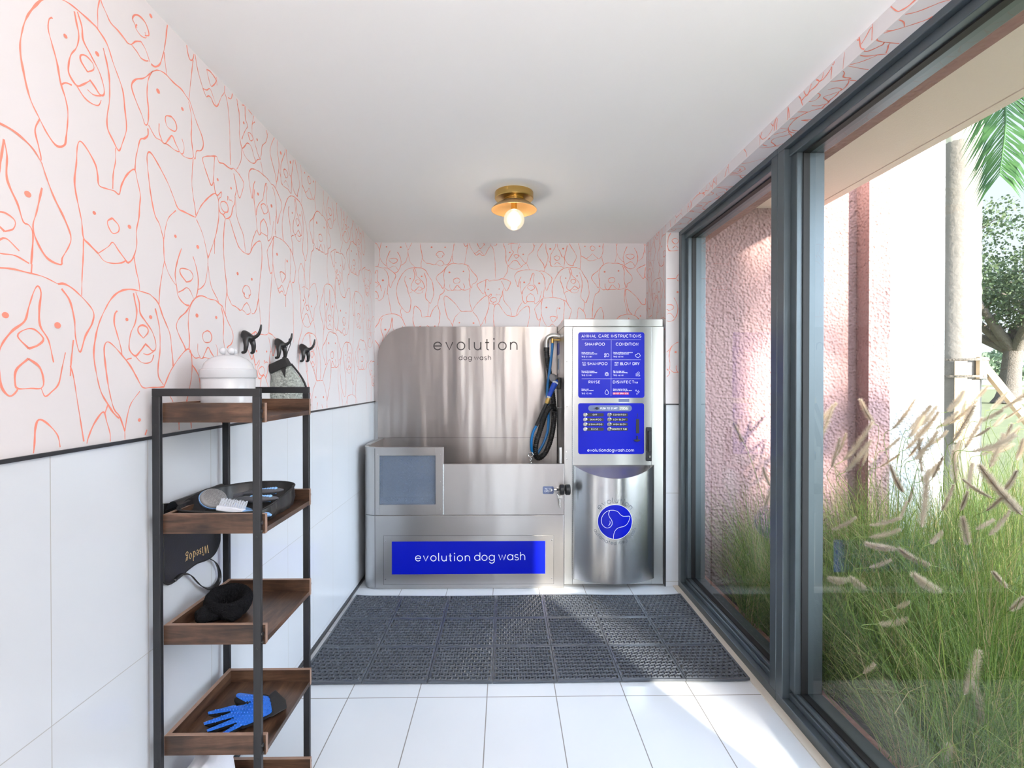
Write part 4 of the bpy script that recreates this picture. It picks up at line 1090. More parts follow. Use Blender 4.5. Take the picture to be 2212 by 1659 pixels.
# ------------------------------------------------------------------ rubber mat
mx0, mx1, my0, my1, mh = -.940, 1.118, 2.275, 3.192, .013
cw, cd_ = (mx1 - mx0) / 7, (my1 - my0) / 3
mb = MB()
rnd = random.Random(5)
def mat_z(x, y):   # gentle waves, lifted corners
    return .0025 * (1 + math.sin(x * 5.1 + y * 2.0)) * (.3 + .7 * abs((y - 2.73) / .46) ** 2) + .006 * max(0, (abs(x - .09) / 1.03) - .93) / .07
NH = 10
for i in range(7):
    for j in range(3):
        x0, x1 = mx0 + cw * i, mx0 + cw * (i + 1); y0, y1 = my0 + cd_ * j, my0 + cd_ * (j + 1)
        e = .012
        def P(x, y, z): return (x, y, z + mat_z(x, y))
        for (a0, a1, b0, b1, hh) in ((x0 + .0012, x1 - .0012, y0 + .0012, y0 + e, mh - .002), (x0 + .0012, x1 - .0012, y1 - e, y1 - .0012, mh - .002), (x0 + .0012, x0 + e, y0 + e, y1 - e, mh - .002), (x1 - e, x1 - .0012, y0 + e, y1 - e, mh - .002)):
            nx = 6 if a1 - a0 > .1 else 1; ny = 6 if b1 - b0 > .1 else 1
            for p in range(nx):
                for q in range(ny):
                    xa, xb = a0 + (a1 - a0) * p / nx, a0 + (a1 - a0) * (p + 1) / nx; ya, yb = b0 + (b1 - b0) * q / ny, b0 + (b1 - b0) * (q + 1) / ny
                    mb.add([P(xa, ya, 0.001), P(xb, ya, 0.001), P(xb, yb, 0.001), P(xa, yb, 0.001), P(xa, ya, hh), P(xb, ya, hh), P(xb, yb, hh), P(xa, yb, hh)],
                           [(4, 5, 6, 7), (0, 1, 5, 4), (1, 2, 6, 5), (2, 3, 7, 6), (3, 0, 4, 7), (3, 2, 1, 0)])
        # perforated field: staggered rows of round drain holes with raised pads between
        ux0, ux1, uy0, uy1 = x0 + e, x1 - e, y0 + e, y1 - e
        sx, sy = (ux1 - ux0) / NH, (uy1 - uy0) / NH
        for r in range(NH):
            for c in range(NH):
                off = sx * .5 if r % 2 else 0
                cx, cy = ux0 + sx * (c + .5) + off - sx * .25, uy0 + sy * (r + .5)
                hx, hy = sx / 2, sy / 2
                o = len(mb.v)
                sq = [(hx, 0), (hx, hy), (0, hy), (-hx, hy), (-hx, 0), (-hx, -hy), (0, -hy), (hx, -hy)]
                hr = .0070
                for k in range(8):
                    a = PI / 4 * k
                    mb.v.append(Vector(P(cx + sq[k][0], cy + sq[k][1], mh + (-.003 if k % 2 else -.0045))))
                    mb.v.append(Vector(P(cx + hr * 1.45 * math.cos(a), cy + hr * 1.45 * math.sin(a), mh + .0012)))
                    mb.v.append(Vector(P(cx + hr * math.cos(a), cy + hr * math.sin(a), mh)))
                    mb.v.append(Vector(P(cx + hr * math.cos(a), cy + hr * math.sin(a), .002)))
                for k in range(8):
                    a, b = o + 4 * k, o + 4 * ((k + 1) % 8)
                    for t in range(3):
                        mb.f.append([a + t, b + t, b + t + 1, a + t + 1]); mb.m.append(0)
o_mat = obj('drainage_mat', mb, M['mat'], loc=(.09, 2.73, 0), smooth=30)
tag(o_mat, 'dark rubber drainage mat of square perforated tiles lying before the tub', 'floor mat')

# ------------------------------------------------------------------ ceiling lamp
lp0 = Vector((.050, 2.80, ZC))
lamp = thing('ceiling_light', lp0, 'brass flush ceiling light with a shallow shade and glowing round bulb', 'ceiling lamp')
obj('canopy', MB().lathe([(0, 0), (.105, 0), (.107, -.004), (.107, -.034), (.104, -.037), (0, -.037)], lp0, 48), M['brass'], lamp)
obj('neck', MB().lathe([(.056, -.036), (.056, -.041), (.053, -.042), (.053, -.044), (.057, -.045), (.057, -.048), (0, -.048)], lp0, 36), M['brass'], lamp)
mb = MB()
mb.lathe([(.030, -.0485), (.058, -.0490), (.078, -.056), (.100, -.070), (.117, -.084), (.1265, -.0955), (.1265, -.0975)], lp0, 48, 0, caps=False)
mb.lathe([(.1265, -.0975), (.1250, -.0975), (.115, -.0855), (.098, -.072), (.076, -.0585), (.056, -.0520), (.010, -.051)], lp0, 48, 1, caps=False)
obj('shade', mb, [M['brass_pale'], M['brass_in']], lamp)
obj('socket', MB().lathe([(.0165, -.050), (.0165, -.096), (0, -.096)], lp0, 20), M['brass'], lamp)
bm, nt, nd, lk, b = new_mat('frosted_globe')
nd.remove(b); out = nd['Material Output']
tr = N(nt, 'ShaderNodeBsdfTransparent'); tr.inputs['Color'].default_value = (1, .97, .9, 1)
em = N(nt, 'ShaderNodeEmission'); em.inputs['Color'].default_value = (1, .86, .62, 1); em.inputs['Strength'].default_value = 1.5
gl = N(nt, 'ShaderNodeBsdfGlossy'); gl.inputs['Roughness'].default_value = .05
mx = N(nt, 'ShaderNodeMixShader'); mx.inputs[0].default_value = .55; lk.new(tr.outputs[0], mx.inputs[1]); lk.new(em.outputs[0], mx.inputs[2])
fr = N(nt, 'ShaderNodeFresnel'); fr.inputs['IOR'].default_value = 1.4
m2 = N(nt, 'ShaderNodeMixShader'); lk.new(fr.outputs[0], m2.inputs[0]); lk.new(mx.outputs[0], m2.inputs[1]); lk.new(gl.outputs[0], m2.inputs[2])
lk.new(m2.outputs[0], out.inputs['Surface'])
M['globe'] = bm
M['core'] = plain('lamp_core', (1, .9, .75), .5, emit=(1, .84, .62), estr=45)
bc = lp0 + Vector((0, 0, -.149))
bulb = obj('bulb', MB().sphere(bc, .058, 32, 20), M['globe'], lamp, smooth=180)
obj('lamp_core', MB().sphere(bc + Vector((0, 0, .006)), (.030, .030, .040), 20, 14), M['core'], bulb, smooth=180)

def copy_thing(root, loc, label=None, group=None):
    r = root.copy(); COL.objects.link(r); r.location = loc
    if label: r['label'] = label
    if group: r['group'] = group
    def rec(src, dst):
        for ch in list(src.children):
            if ch == dst: continue
            c = ch.copy(); COL.objects.link(c); c.parent = dst; rec(ch, c)
    rec(root, r)
    return r
lamp_pts = [lp0]
for y, lab in ((.25, 'brass ceiling light added above the camera, out of view'), (-1.15, 'brass ceiling light added at the near end, out of view')):  # extra ceiling lights added to brighten the room
    copy_thing(lamp, (lp0.x, y, ZC), lab); lamp_pts.append(Vector((lp0.x, y, ZC)))
for i, p in enumerate(lamp_pts):
    if not LAMP[i]: continue
    ld = bpy.data.lights.new('bulb_light', 'POINT'); ld.energy = LAMP[i]; ld.shadow_soft_size = .05; ld.color = LAMPC[i]
    lo = bpy.data.objects.new('bulb_light', ld); COL.objects.link(lo); lo.location = p + Vector((0, 0, -.225))

fl0 = Vector((.80, -.70, 0))  # uplighter added out of view to bounce light off the ceiling
up = thing('fill_uplighter', fl0, 'black uplighter added behind the camera to brighten the ceiling', 'added light')
obj('base', MB().lathe([(0, 0), (.14, 0), (.14, .02), (.02, .03), (0, .03)], fl0, 32), M['blacksteel'], up)
obj('pole', MB().cyl(fl0 + Vector((0, 0, .03)), fl0 + Vector((0, 0, 1.62)), .012), M['blacksteel'], up)
obj('bowl', MB().lathe([(.012, 1.60), (.09, 1.64), (.15, 1.70), (.165, 1.76), (.16, 1.76), (.145, 1.705), (.085, 1.65), (.005, 1.612)], fl0, 40, caps=False), M['ceramic'], up)
ld = bpy.data.lights.new('uplight', 'POINT'); ld.energy = UPLIGHT; ld.shadow_soft_size = .06; ld.color = (1, .97, .95)
lo = bpy.data.objects.new('uplight', ld); COL.objects.link(lo); lo.location = fl0 + Vector((0, 0, 1.73))

# ------------------------------------------------------------------ shelf unit
SX0, SX1, SY0, SY1, SZ = -.966, -.672, 1.392, 1.748, 1.352
PW, PD = .021, .013
shelf = thing('shelf_unit', ((SX0 + SX1) / 2, (SY0 + SY1) / 2, 0), 'narrow five tier shelf with black steel frame and rustic brown trays', 'shelf')
posts = [(SX0, SY0), (SX1 - PW, SY0), (SX0, SY1 - PD), (SX1 - PW, SY1 - PD)]
for x, y in posts:
    obj('post', MB().box(x, x + PW, y, y + PD, 0, SZ - PW), M['blacksteel'], shelf, bevel=.0012)
for y in (SY0, SY1 - PD):
    obj('top_rail', MB().box(SX0, SX1, y, y + PD, SZ - PW, SZ), M['blacksteel'], shelf, bevel=.0012)
lips = [1.312, 1.004, .696, .388, .082]
tx0, tx1, ty0, ty1 = SX0 + PW + .0005, SX1 + .006, SY0 + PD, SY1 - PD + .004
TF = []     # floor height of each tray
for zl in lips:
    zb = zl - .054; TF.append(zb + .016)
    tray = obj('tray', MB().box(tx0 + .0128, tx1, ty0 + .0128, ty1 - .0168, zb + .0005, zb + .015), M['wood'], shelf, bevel=.0008)
    for nm, q in (('front_lip', (SX0 + PW, tx1 + .001, ty0, ty0 + .013, zb, zl)), ('back_lip', (SX0 + PW, tx1 + .001, ty1 - .017, ty1 - .004, zb, zl)), ('side_lip', (SX0 + PW, SX0 + PW + .013, ty0 + .013, ty1 - .017, zb, zl))):
        lb = MB(); x0, x1, y0, y1, z0, z1 = q; lb.box(*q)
        lb.m = [0, 1, 0, 0, 1, 1] if nm != 'side_lip' else [0, 1, 0, 0, 0, 0]
        obj(nm, lb, [M['wood' if nm == 'side_lip' else 'wood_x'], M['wood_edge']], tray)
    bts = []
    for yy in (SY0, SY1 - PD):
        bts.append(MB().cyl((SX1 + .0035, yy + PD / 2, zl - .022), (SX1 - .001, yy + PD / 2, zl - .022), .0055, n=10))
        bts.append(MB().cyl((SX1 + .0035, yy + PD / 2, zl - .045), (SX1 - .001, yy + PD / 2, zl - .045), .004, n=10))
    for xx in (SX0 + PW / 2, SX1 - PW / 2): bts.append(MB().cyl((xx, SY0 - .0012, zl - .060), (xx, SY0 + .001, zl - .060), .003, n=8))
    for bt in bts: obj('bolt', bt, M['black'], shelf)

# ceramic jar
jc = onY(494, 860, 1.575); jc.z = TF[0]
jar = thing('treat_jar', jc, 'white ceramic jar with domed lid and bone shaped knob on the top tray', 'jar')
obj('body', MB().lathe([(0, 0), (.070, 0), (.0735, .004), (.0745, .02), (.0745, .108), (.0715, .112), (0, .112)], jc, 48), M['ceramic'], jar, smooth=40)
zj = .108
lid = obj('lid', MB().lathe([(0, zj), (.0775, zj), (.0785, zj + .003), (.0785, zj + .024), (.0755, zj + .027), (.072, zj + .028), (.066, zj + .045), (.054, zj + .058), (.036, zj + .067), (.016, zj + .071), (0, zj + .072)], jc, 48), M['ceramic'], jar, smooth=40)
kb = jc + Vector((0, 0, zj + .082)); mb = MB()
for sx in (-1, 1):
    for sy in (-1, 1): mb.sphere(kb + Vector((sx * .0125, sy * .0075, .001)), .0105, 16, 10)
mb.tube([kb + Vector((-.014, 0, 0)), kb + Vector((.014, 0, 0))], .0085, 12); mb.tube([kb + Vector((0, 0, -.014)), kb], .011, 12)
obj('knob', mb, M['ceramic'], lid, smooth=60)

# ------------------------------------------------------------------ dog tail wall hooks
def skin_obj(name, verts, edges, radii, mat, parent=None, loc=(0, 0, 0), sub=2):
    me = bpy.data.meshes.new(name); me.from_pydata(verts, edges, [])
    o = bpy.data.objects.new(name, me); COL.objects.link(o)
    o.modifiers.new('skin', 'SKIN')
    if not me.skin_vertices: me.skin_vertices.new()
    for i, r in enumerate(radii):
        me.skin_vertices[0].data[i].radius = (r, r) if not isinstance(r, tuple) else r
    me.skin_vertices[0].data[0].use_root = True
    o.modifiers['skin'].use_smooth_shade = True
    s = o.modifiers.new('sub', 'SUBSURF'); s.levels = sub; s.render_levels = sub
    me.materials.append(mat)
    if parent is not None: o.parent = parent
    o.location = loc
    return o
hv = [(.004, 0, .072), (.016, 0, .072), (.028, 0, .066), (.040, 0, .060), (.054, 0, .062), (.066, 0, .072), (.073, 0, .089), (.076, 0, .110),
      (.026, -.016, .054), (.030, -.019, .030), (.026, -.020, .005), (.032, .018, .054), (.037, .022, .030), (.035, .022, .005), (.012, -.020, .003), (.023, .022, .003)]
he = [(0, 1), (1, 2), (2, 3), (3, 4), (4, 5), (5, 6), (6, 7), (2, 8), (8, 9), (9, 10), (2, 11), (11, 12), (12, 13), (10, 14), (13, 15)]
hr = [.019, .019, .019, .0105, .0072, .006, .005, .003, .0125, .0088, .0068, .0125, .0088, .0068, .0055, .0055]
first = None
hook_info = [((516, 764), 'black dog tail wall hook nearest the camera, above the white jar'), ((589, 775), 'black dog tail wall hook holding the grey mitt by a loop'), ((643, 782), 'bare black dog tail wall hook farthest along the left wall')]
hook_pos = []
for (px, py), lab in hook_info:
    p = onX(px, py, XL); hook_pos.append(p)
    if first is None:
        o = skin_obj('tail_hook', hv, he, hr, M['hookblack']); first = o
    else:
        o = first.copy(); COL.objects.link(o)
    o.location = (XL + .001, p.y + .012, p.z)
    tag(o, lab, 'wall hook', 'dog tail hooks on the left wall')

# grooming mitt hanging from the second hook
h2 = hook_pos[1]
mp = Vector((XL + .055, h2.y + .012, h2.z + .004))
mitt = thing('grooming_mitt', mp, 'grey mesh washing mitt with black cuff hanging from the middle hook', 'mitt')
def mf(px, py, dx=0.0):     # the mitt hangs facing the room, a little off the wall
    p = onY(px, py, h2.y - .015); return p + Vector((0, dx, 0))
out = [(584,800),(586,812),(583,830),(581,848),(583,866),(592,880),(610,888),(632,888),(648,880),(656,866),(659,848),(655,830),(645,815),(634,800),(626,790),(610,787)]
mb = MB(); cen = Vector((620, 842, 0)); ringn = len(out) * 4
op = [Vector((x, y, 0)) for x, y in out]; op = spline(op, per=4, closed=True)
rings = ((1, .0), (1, .010), (.94, .018), (.75, .026), (.4, .030), (.05, .031))
for s, dpt in rings:
    for p in op:
        q = cen + (p - cen) * s; mb.v.append(mf(q.x, q.y, .012 - dpt))
nn = len(op)
for r in range(len(rings) - 1):
    for j in range(nn):
        mb.f.append([r * nn + j, r * nn + (j + 1) % nn, (r + 1) * nn + (j + 1) % nn, (r + 1) * nn + j]); mb.m.append(0)
mb.f.append([j for j in range(nn)][::-1]); mb.m.append(0)
obj('mesh_body', mb, M['mitt'], mitt, smooth=60)
mb = MB()
piping = [mf(p.x, p.y, .010) for p in spline([Vector((x, y, 0)) for x, y in ((627,786),(636,797),(648,813),(657,830),(661,848),(658,868),(650,882),(634,891),(610,891),(590,882),(581,866))], per=5)]
mb.tube(piping, .0042, 8)
obj('piping', mb, M['band'], mitt)
mb = MB(); q = [(578.5,791),(619,772),(629,789),(589,808)]
cuff = [Vector((x, y, 0)) for x, y in q]
mb.add([mf(x, y, -.022) for x, y in q] + [mf(x, y, .014) for x, y in q], [(0, 1, 2, 3), (4, 7, 6, 5), (0, 4, 5, 1), (1, 5, 6, 2), (2, 6, 7, 3), (3, 7, 4, 0)])
obj('cuff', mb, M['band'], mitt, bevel=.004)
mb = MB(); mb.add([mf(x, y, -.0215) for x, y in ((611, 797), (622, 793), (620, 816))], [(0, 1, 2)])
mb.add([mf(x, y, -.0195) for x, y in ((611, 797), (622, 793), (620, 816))], [(2, 1, 0)])
obj('gusset', mb, M['gasket'], mitt)
mb = MB(); tl = Vector((XL + .064, h2.y + .012, h2.z + .076)); c0 = mf(617, 774, 0)
mb.tube(spline([c0, c0 + Vector((-.004, .01, .03)), tl + Vector((-.004, 0, -.012)), tl + Vector((0, .004, .0105)), tl + Vector((.006, 0, -.012)), c0 + Vector((.006, .008, .03)), c0 + Vector((.002, 0, 0))], per=6), .0014, 6)
obj('hanging_loop', mb, M['band'], mitt)

# ------------------------------------------------------------------ pouch of brushes on the second tray
zf = TF[1]
def bp(px, py, z): return onZ(px, py, z)
pou = thing('grooming_pouch', (-.82, 1.57, zf), 'open black zip pouch lying on the second tray with its flap hanging down', 'pouch')
# footprint rim (x, y, height above the tray floor)
rim = [(-.925, 1.440, .040), (-.86, 1.436, .036), (-.78, 1.436, .032), (-.715, 1.445, .034), (-.690, 1.475, .040), (-.688, 1.54, .047), (-.690, 1.62, .055), (-.700, 1.685, .062), (-.74, 1.702, .067), (-.80, 1.702, .068), (-.86, 1.695, .066), (-.905, 1.66, .064), (-.932, 1.60, .066), (-.938, 1.54, .062), (-.940, 1.48, .050)]
rp = spline([Vector((x, y, zf + h)) for x, y, h in rim], per=5, closed=True); nn = len(rp)
cen = Vector((-.815, 1.565, zf))
mb = MB()
def ringpt(p, s, z): q = cen + (Vector((p.x, p.y, 0)) - Vector((cen.x, cen.y, 0))) * s; q.z = z; return q
lv = [lambda p: ringpt(p, .985, zf + .0012), lambda p: ringpt(p, 1.03, zf + (p.z - zf) * .45), lambda p: p, lambda p: ringpt(p, .975, p.z - .001), lambda p: ringpt(p, .95, zf + (p.z - zf) * .5), lambda p: ringpt(p, .86, zf + .010), lambda p: ringpt(p, .4, zf + .007), lambda p: ringpt(p, .02, zf + .007)]
for fnl in lv:
    for i, p in enumerate(rp):
        q = fnl(p); wob = .0025 * math.sin(i * .7) + .002 * math.sin(i * 1.9 + 1)
        mb.v.append(q + Vector((wob, wob * .6, 0)))
for r in range(len(lv) - 1):
    for j in range(nn):
        mb.f.append([r * nn + j, r * nn + (j + 1) % nn, (r + 1) * nn + (j + 1) % nn, (r + 1) * nn + j]); mb.m.append(0)
obj('pouch_body', mb, M['leather'], pou, smooth=50)
obj('zip', MB().tube([p + Vector((0, 0, .001)) for p in rp] + [rp[0]], .0028, 6, caps=False), M['band'], pou)
XF = XL + .0075
fl = lambda px, py: onX(px, py, XF)
A = fl(362, 1150); B = fl(475, 1150); 
flap = [(350,1088),(410,1082),(472,1085),(474,1153),(472,1175),(462,1196),(447,1208),(425,1216),(405,1230),(388,1246),(370,1259),(361,1261),(352,1255)]
mb = MB(); fpts = [fl(x, y) for x, y in flap]
mb.prism([(p.y, p.z) for p in fpts], lambda a, b, h: (XF + h, a, b), -.003, .0035)
fo = obj('flap', mb, M['leather'], pou, bevel=.002)
mb = MB().tube(spline([Vector((XF, p.y, p.z)) for p in fpts[2:]], per=5), .0042, 8)
obj('flap_piping', mb, M['band'], fo)
mb = MB()      # the fold from the pouch over the tray lip
for y0, y1 in ((1.455, 1.70),):
    prof = [(-.936, zf + .050), (-.945, zf + .062), (-.958, zf + .060), (-.968, zf + .046), (XF, zf + .02), (XF, zf - .03)]
    ps = spline([Vector((x, 0, z)) for x, z in prof], per=4); o = len(mb.v)
    for p in ps: mb.v += [Vector((p.x, y0, p.z)), Vector((p.x, y1, p.z))]
    for i in range(len(ps) - 1): mb.f.append([o + 2 * i, o + 2 * i + 1, o + 2 * i + 3, o + 2 * i + 2]); mb.m.append(0)
obj('fold', mb, M['leather'], pou)
sp_ = spline([fl(449, 1206), fl(462, 1214), fl(470, 1232), fl(470, 1252), fl(460, 1268), fl(446, 1273), fl(430, 1267), fl(418, 1255), fl(408, 1244), fl(396, 1240), fl(384, 1243), fl(372, 1254)], per=5)
mb = MB(); o = len(mb.v)
for i, p in enumerate(sp_):
    w = .010 * (.6 + .4 * abs(math.sin(i * .07))); mb.v += [p + Vector((.004 - w * .4, 0, w * .5)), p + Vector((.004 + w * .9, 0, -w * .4))]
for i in range(len(sp_) - 1): mb.f.append([o + 2 * i, o + 2 * i + 1, o + 2 * i + 3, o + 2 * i + 2]); mb.m.append(0)
st_ = obj('strap', mb, M['leather'], pou); sm = st_.modifiers.new('thick', 'SOLIDIFY'); sm.thickness = .0022
# gold lettering, upside down on the flap (slab letters with thick and thin strokes)
W0, W1 = fl(448, 1176), fl(396, 1200)
mb = MB()
XT = XF + .0041
du = (W1 - W0); du.x = 0; Lw_ = du.length; du.normalize(); dv = Vector((0, du.z, -du.y));
if dv.z > 0: dv = -dv
tf = lambda a, b: Vector((XT, W0.y, W0.z)) + du * a + dv * b
hgt = .019
segs = {'W': (1.5, [((0,1.4),(.4,0),.22),((.4,0),(.75,1.3),.1),((.75,1.3),(1.1,0),.22),((1.1,0),(1.5,1.4),.1),((-.15,1.4),(.2,1.4),.1),((1.3,1.4),(1.65,1.4),.1)]),
 'i': (.3, [((.15,0),(.15,.95),.2),((0,.0),(.32,0),.1),((0,.95),(.15,.95),.1),((.08,1.25),(.24,1.25),.16)]),
 's': (.6, [((.5,.8),(.3,.95),.12),((.3,.95),(.1,.75),.16),((.1,.75),(.5,.3),.22),((.5,.3),(.3,.04),.16),((.3,.04),(.06,.2),.12)]),
 'e': (.7, [((.06,.5),(.6,.52),.1),((.6,.52),(.4,.96),.12),((.4,.96),(.1,.7),.16),((.1,.7),(.1,.3),.22),((.1,.3),(.35,.03),.16),((.35,.03),(.62,.2),.1)]),
 'd': (.85, [((.6,1.5),(.6,0),.2),((.42,1.5),(.6,1.5),.1),((.6,0),(.78,0),.1),((.6,.85),(.3,.95),.12),((.3,.95),(.08,.6),.16),((.08,.6),(.1,.3),.22),((.1,.3),(.35,.02),.16),((.35,.02),(.6,.15),.1)]),
 'o': (.8, [((.4,.97),(.1,.7),.14),((.1,.7),(.1,.3),.22),((.1,.3),(.4,.02),.14),((.4,.02),(.7,.3),.14),((.7,.3),(.7,.7),.22),((.7,.7),(.4,.97),.14)]),
 'g': (.8, [((.35,.95),(.1,.7),.14),((.1,.7),(.35,.4),.16),((.35,.4),(.6,.7),.16),((.6,.7),(.35,.95),.14),((.55,.9),(.75,1.0),.1),((.2,.42),(.15,.2),.12),((.15,.2),(.6,.1),.16),((.6,.1),(.7,-.2),.16),((.7,-.2),(.35,-.45),.14),((.35,-.45),(.02,-.2),.14),((.02,-.2),(.2,.12),.12)])}
tot = sum(segs[c][0] + .18 for c in 'Wisedog'); kx_ = Lw_ / tot; x = 0
for c in 'Wisedog':
    w, ss = segs[c]
    for a, b_, t in ss: mb.ribbon([((x + a[0]) * kx_, a[1] * hgt), ((x + b_[0]) * kx_, b_[1] * hgt)], t * hgt * .9, tf)
    x += w + .18
tag(obj('lettering', mb, M['gold'], fo), 'gold upside down lettering')

# the brushes in the pouch
def local(c, d, up):
    """frame: d along the brush, up its face"""
    d = Vector(d).normalized(); up = Vector(up); up = (up - d * up.dot(d)).normalized(); s = d.cross(up)
    return lambda a, b, h: Vector(c) + d * a + s * b + up * h
hc = onY(461, 1077, 1.52)
pb = thing('pin_brush', hc, 'round headed pin brush with grey pad and steel pins in the black pouch', 'brush')
L = local(hc, (.70, .40, -.30), (-.10, -.75, .62))
def oval(mb, L, ra, rb, hs, n=28):
    o = len(mb.v)
    for s, h in hs:
        for j in range(n):
            a = 2 * PI * j / n; mb.v.append(L(ra * s * math.cos(a), rb * s * math.sin(a), h))
    k = len(hs)
    for i in range(k - 1):
        for j in range(n): mb.f.append([o + i * n + j, o + i * n + (j + 1) % n, o + (i + 1) * n + (j + 1) % n, o + (i + 1) * n + j]); mb.m.append(0)
    mb.f.append([o + j for j in range(n)][::-1]); mb.m.append(0); mb.f.append([o + (k - 1) * n + j for j in range(n)]); mb.m.append(0)
RA, RB = .038, .031
mb = MB(); oval(mb, L, RA, RB, ((.7, -.020), (.95, -.014), (1.02, -.004), (1.0, 0)))
hd_ = tag(obj('brush_head', mb, M['brushblue'], pb, smooth=50), 'light blue head')
mb = MB(); oval(mb, L, RA * .97, RB * .97, ((1, 0), (.98, .005), (.85, .008)))
obj('pad', mb, M['gun_grey'], pb, smooth=50)
mb = MB()
for i in range(-7, 8):
    for j in range(-6, 7):
        a, b_ = i * .0043 + (j % 2) * .002, j * .0043
        if (a / RA) ** 2 + (b_ / RB) ** 2 < .62: mb.tube([L(a, b_, .006), L(a + .001, b_, .018)], .0009, 4)
tag(obj('pins', mb, M['pin'], pb), kind='stuff')
mb = MB().tube(spline([L(.034, 0, -.010), L(.055, 0, -.014), L(.09, .004, -.018), L(.13, .01, -.02)], per=4), .009, 12)
obj('handle', mb, M['brushblue'], pb)
cb0 = onY(477, 1093, 1.485); cb1 = onY(528, 1100, 1.475)
cb = thing('bristle_brush', (cb0 + cb1) / 2, 'white comb brush with pale bristles lying in front of the pin brush', 'brush')
L = local(cb0, cb1 - cb0, (0, .25, 1)); ln = (cb1 - cb0).length
mb = MB(); mb.prism([(-.006, -.011), (ln, -.009), (ln + .004, 0), (ln, .009), (-.006, .011), (-.011, 0)], L, -.014, .001)
obj('head', mb, M['brushwhite'], cb, bevel=.003)
mb = MB()
for i in range(11):
    for j in range(4): mb.tube([L(i * ln / 10.5, -.0075 + j * .005, 0), L(i * ln / 10.5 + .003, -.0075 + j * .005, .022 + .002 * math.sin(i * 2 + j))], [.0012, .0009], 5)
tag(obj('bristles', mb, M['brushwhite'], cb), kind='stuff')
mb = MB().tube([L(ln, 0, -.008), L(ln + .02, 0, -.006), L(ln + .05, 0, -.006), L(ln + .075, 0, -.006), L(ln + .085, 0, -.006)], [.009, .009, .0095, .009, .004], 12, flat=(1, .7))
obj('handle', mb, M['brushblue'], cb)
for (pa, pb_), yy, lab in (((513, 1079), (601, 1076)), 1.535, 'grey and blue brush handle nearer the front, in the black pouch'), (((528, 1066), (612, 1058)), 1.60, 'grey and blue brush handle farther back, in the black pouch'):
    a, b_ = onY(*pa, yy), onY(*pb_, yy)
    t = thing('grooming_brush', (a + b_) / 2, lab, 'brush', 'grey handled brushes in the pouch')
    L = local(a, b_ - a, (0, -.35, 1)); ln = (b_ - a).length
    mb = MB(); ks = 14
    mb.tube([L(ln * i / ks, 0, 0) for i in range(ks + 1)], [.003 + .0105 * math.sin(PI * min(1, (.06 + i / ks * .94))) ** .6 for i in range(ks + 1)], 14, flat=(1.15, .8))
    obj('handle', mb, M['brushgrey'], t, smooth=60)
    mb = MB()
    for i in range(8):
        mb.sphere(L(ln * (.36 + i * .065), 0, .0070), (.0062, .0062, .0052), 12, 8)
    obj('grip', mb, M['brushblue'], t, smooth=60)
    mb = MB().tube([L(ln * .45, 0, -.006), L(ln * .8, 0, -.006)], .006, 8)
    obj('underside', mb, M['brushblue'], t)
    mb = MB().tube([L(-.03, .0, -.012), L(0, 0, 0)], [.012, .006], 10)
    obj('neck', mb, M['brushgrey'], t)

# ------------------------------------------------------------------ fleece headband on the third tray
zf = TF[2]
bc_ = onZ(489, 1330, zf); bc_.z = zf
hb = thing('fleece_headband', bc_, 'fluffy black headband with a bow lying on the third tray', 'headband')
def fuzzy(mb, path, rads, n=18, seed=0, amp=.004, closed=True):
    path = [Vector(p) for p in path]; o = len(mb.v); k = len(path)
    for i, p in enumerate(path):
        t = (path[(i + 1) % k] - path[i - 1]).normalized() if closed else (path[min(i + 1, k - 1)] - path[max(i - 1, 0)]).normalized()
        sx = t.cross(Vector((0, 0, 1))).normalized(); sy = sx.cross(t)
        for j in range(n):
            a = 2 * PI * j / n; q = sx * math.cos(a) + sy * math.sin(a)
            r = rads[i] * (1 + .10 * math.sin(i * 1.25 + seed)); w = p + q * r
            r += amp * mnoise.noise(w * 95 + Vector((seed, 0, 0))) + amp * .5 * mnoise.noise(w * 260)
            mb.v.append(p + q * r)
    for i in range(k if closed else k - 1):
        for j in range(n):
            a = o + i * n + j; b_ = o + i * n + (j + 1) % n; c = o + ((i + 1) % k) * n + (j + 1) % n; d_ = o + ((i + 1) % k) * n + j
            mb.f.append([a, b_, c, d_]); mb.m.append(0)
    if not closed:
        mb.f.append([o + j for j in range(n)][::-1]); mb.m.append(0); mb.f.append([o + (k - 1) * n + j for j in range(n)]); mb.m.append(0)
mb = MB(); n1, n2 = 132, 22
for i in range(n1):
    a = 2 * PI * i / n1; back = .5 + .5 * math.sin(a - .35)
    h = .026 + .011 * back; rt = .0155 * (1 + .10 * math.sin(i * 2 * PI / n1 * 30) + .12 * math.sin(a * 3 + 1))
    c = bc_ + Vector((.050 * math.cos(a), .010 + .043 * math.sin(a), h + .001)); rd = Vector((math.cos(a), math.sin(a), 0)); tl = Vector((0, 0, 1)) + rd * .22
    for j in range(n2):
        b_ = 2 * PI * j / n2
        p = c + rd * (rt * math.cos(b_)) + tl * (h * math.sin(b_))
        p += (rd * math.cos(b_) + Vector((0, 0, 1)) * math.sin(b_)) * (.0018 * mnoise.noise(p * 150))
        p.z = max(p.z, zf + .0012); mb.v.append(p)
for i in range(n1):
    for j in range(n2): mb.f.append([i * n2 + j, i * n2 + (j + 1) % n2, ((i + 1) % n1) * n2 + (j + 1) % n2, ((i + 1) % n1) * n2 + j]); mb.m.append(0)
obj('band', mb, M['fleece'], hb, smooth=180)
mb = MB()
fuzzy(mb, [bc_ + Vector((-.066 + .0075 * i, -.046 + .003 * math.sin(i), .026 - .0010 * i)) for i in range(10)], [.010, .018, .023, .0235, .022, .018, .014, .012, .011, .007], 18, 4, closed=False)
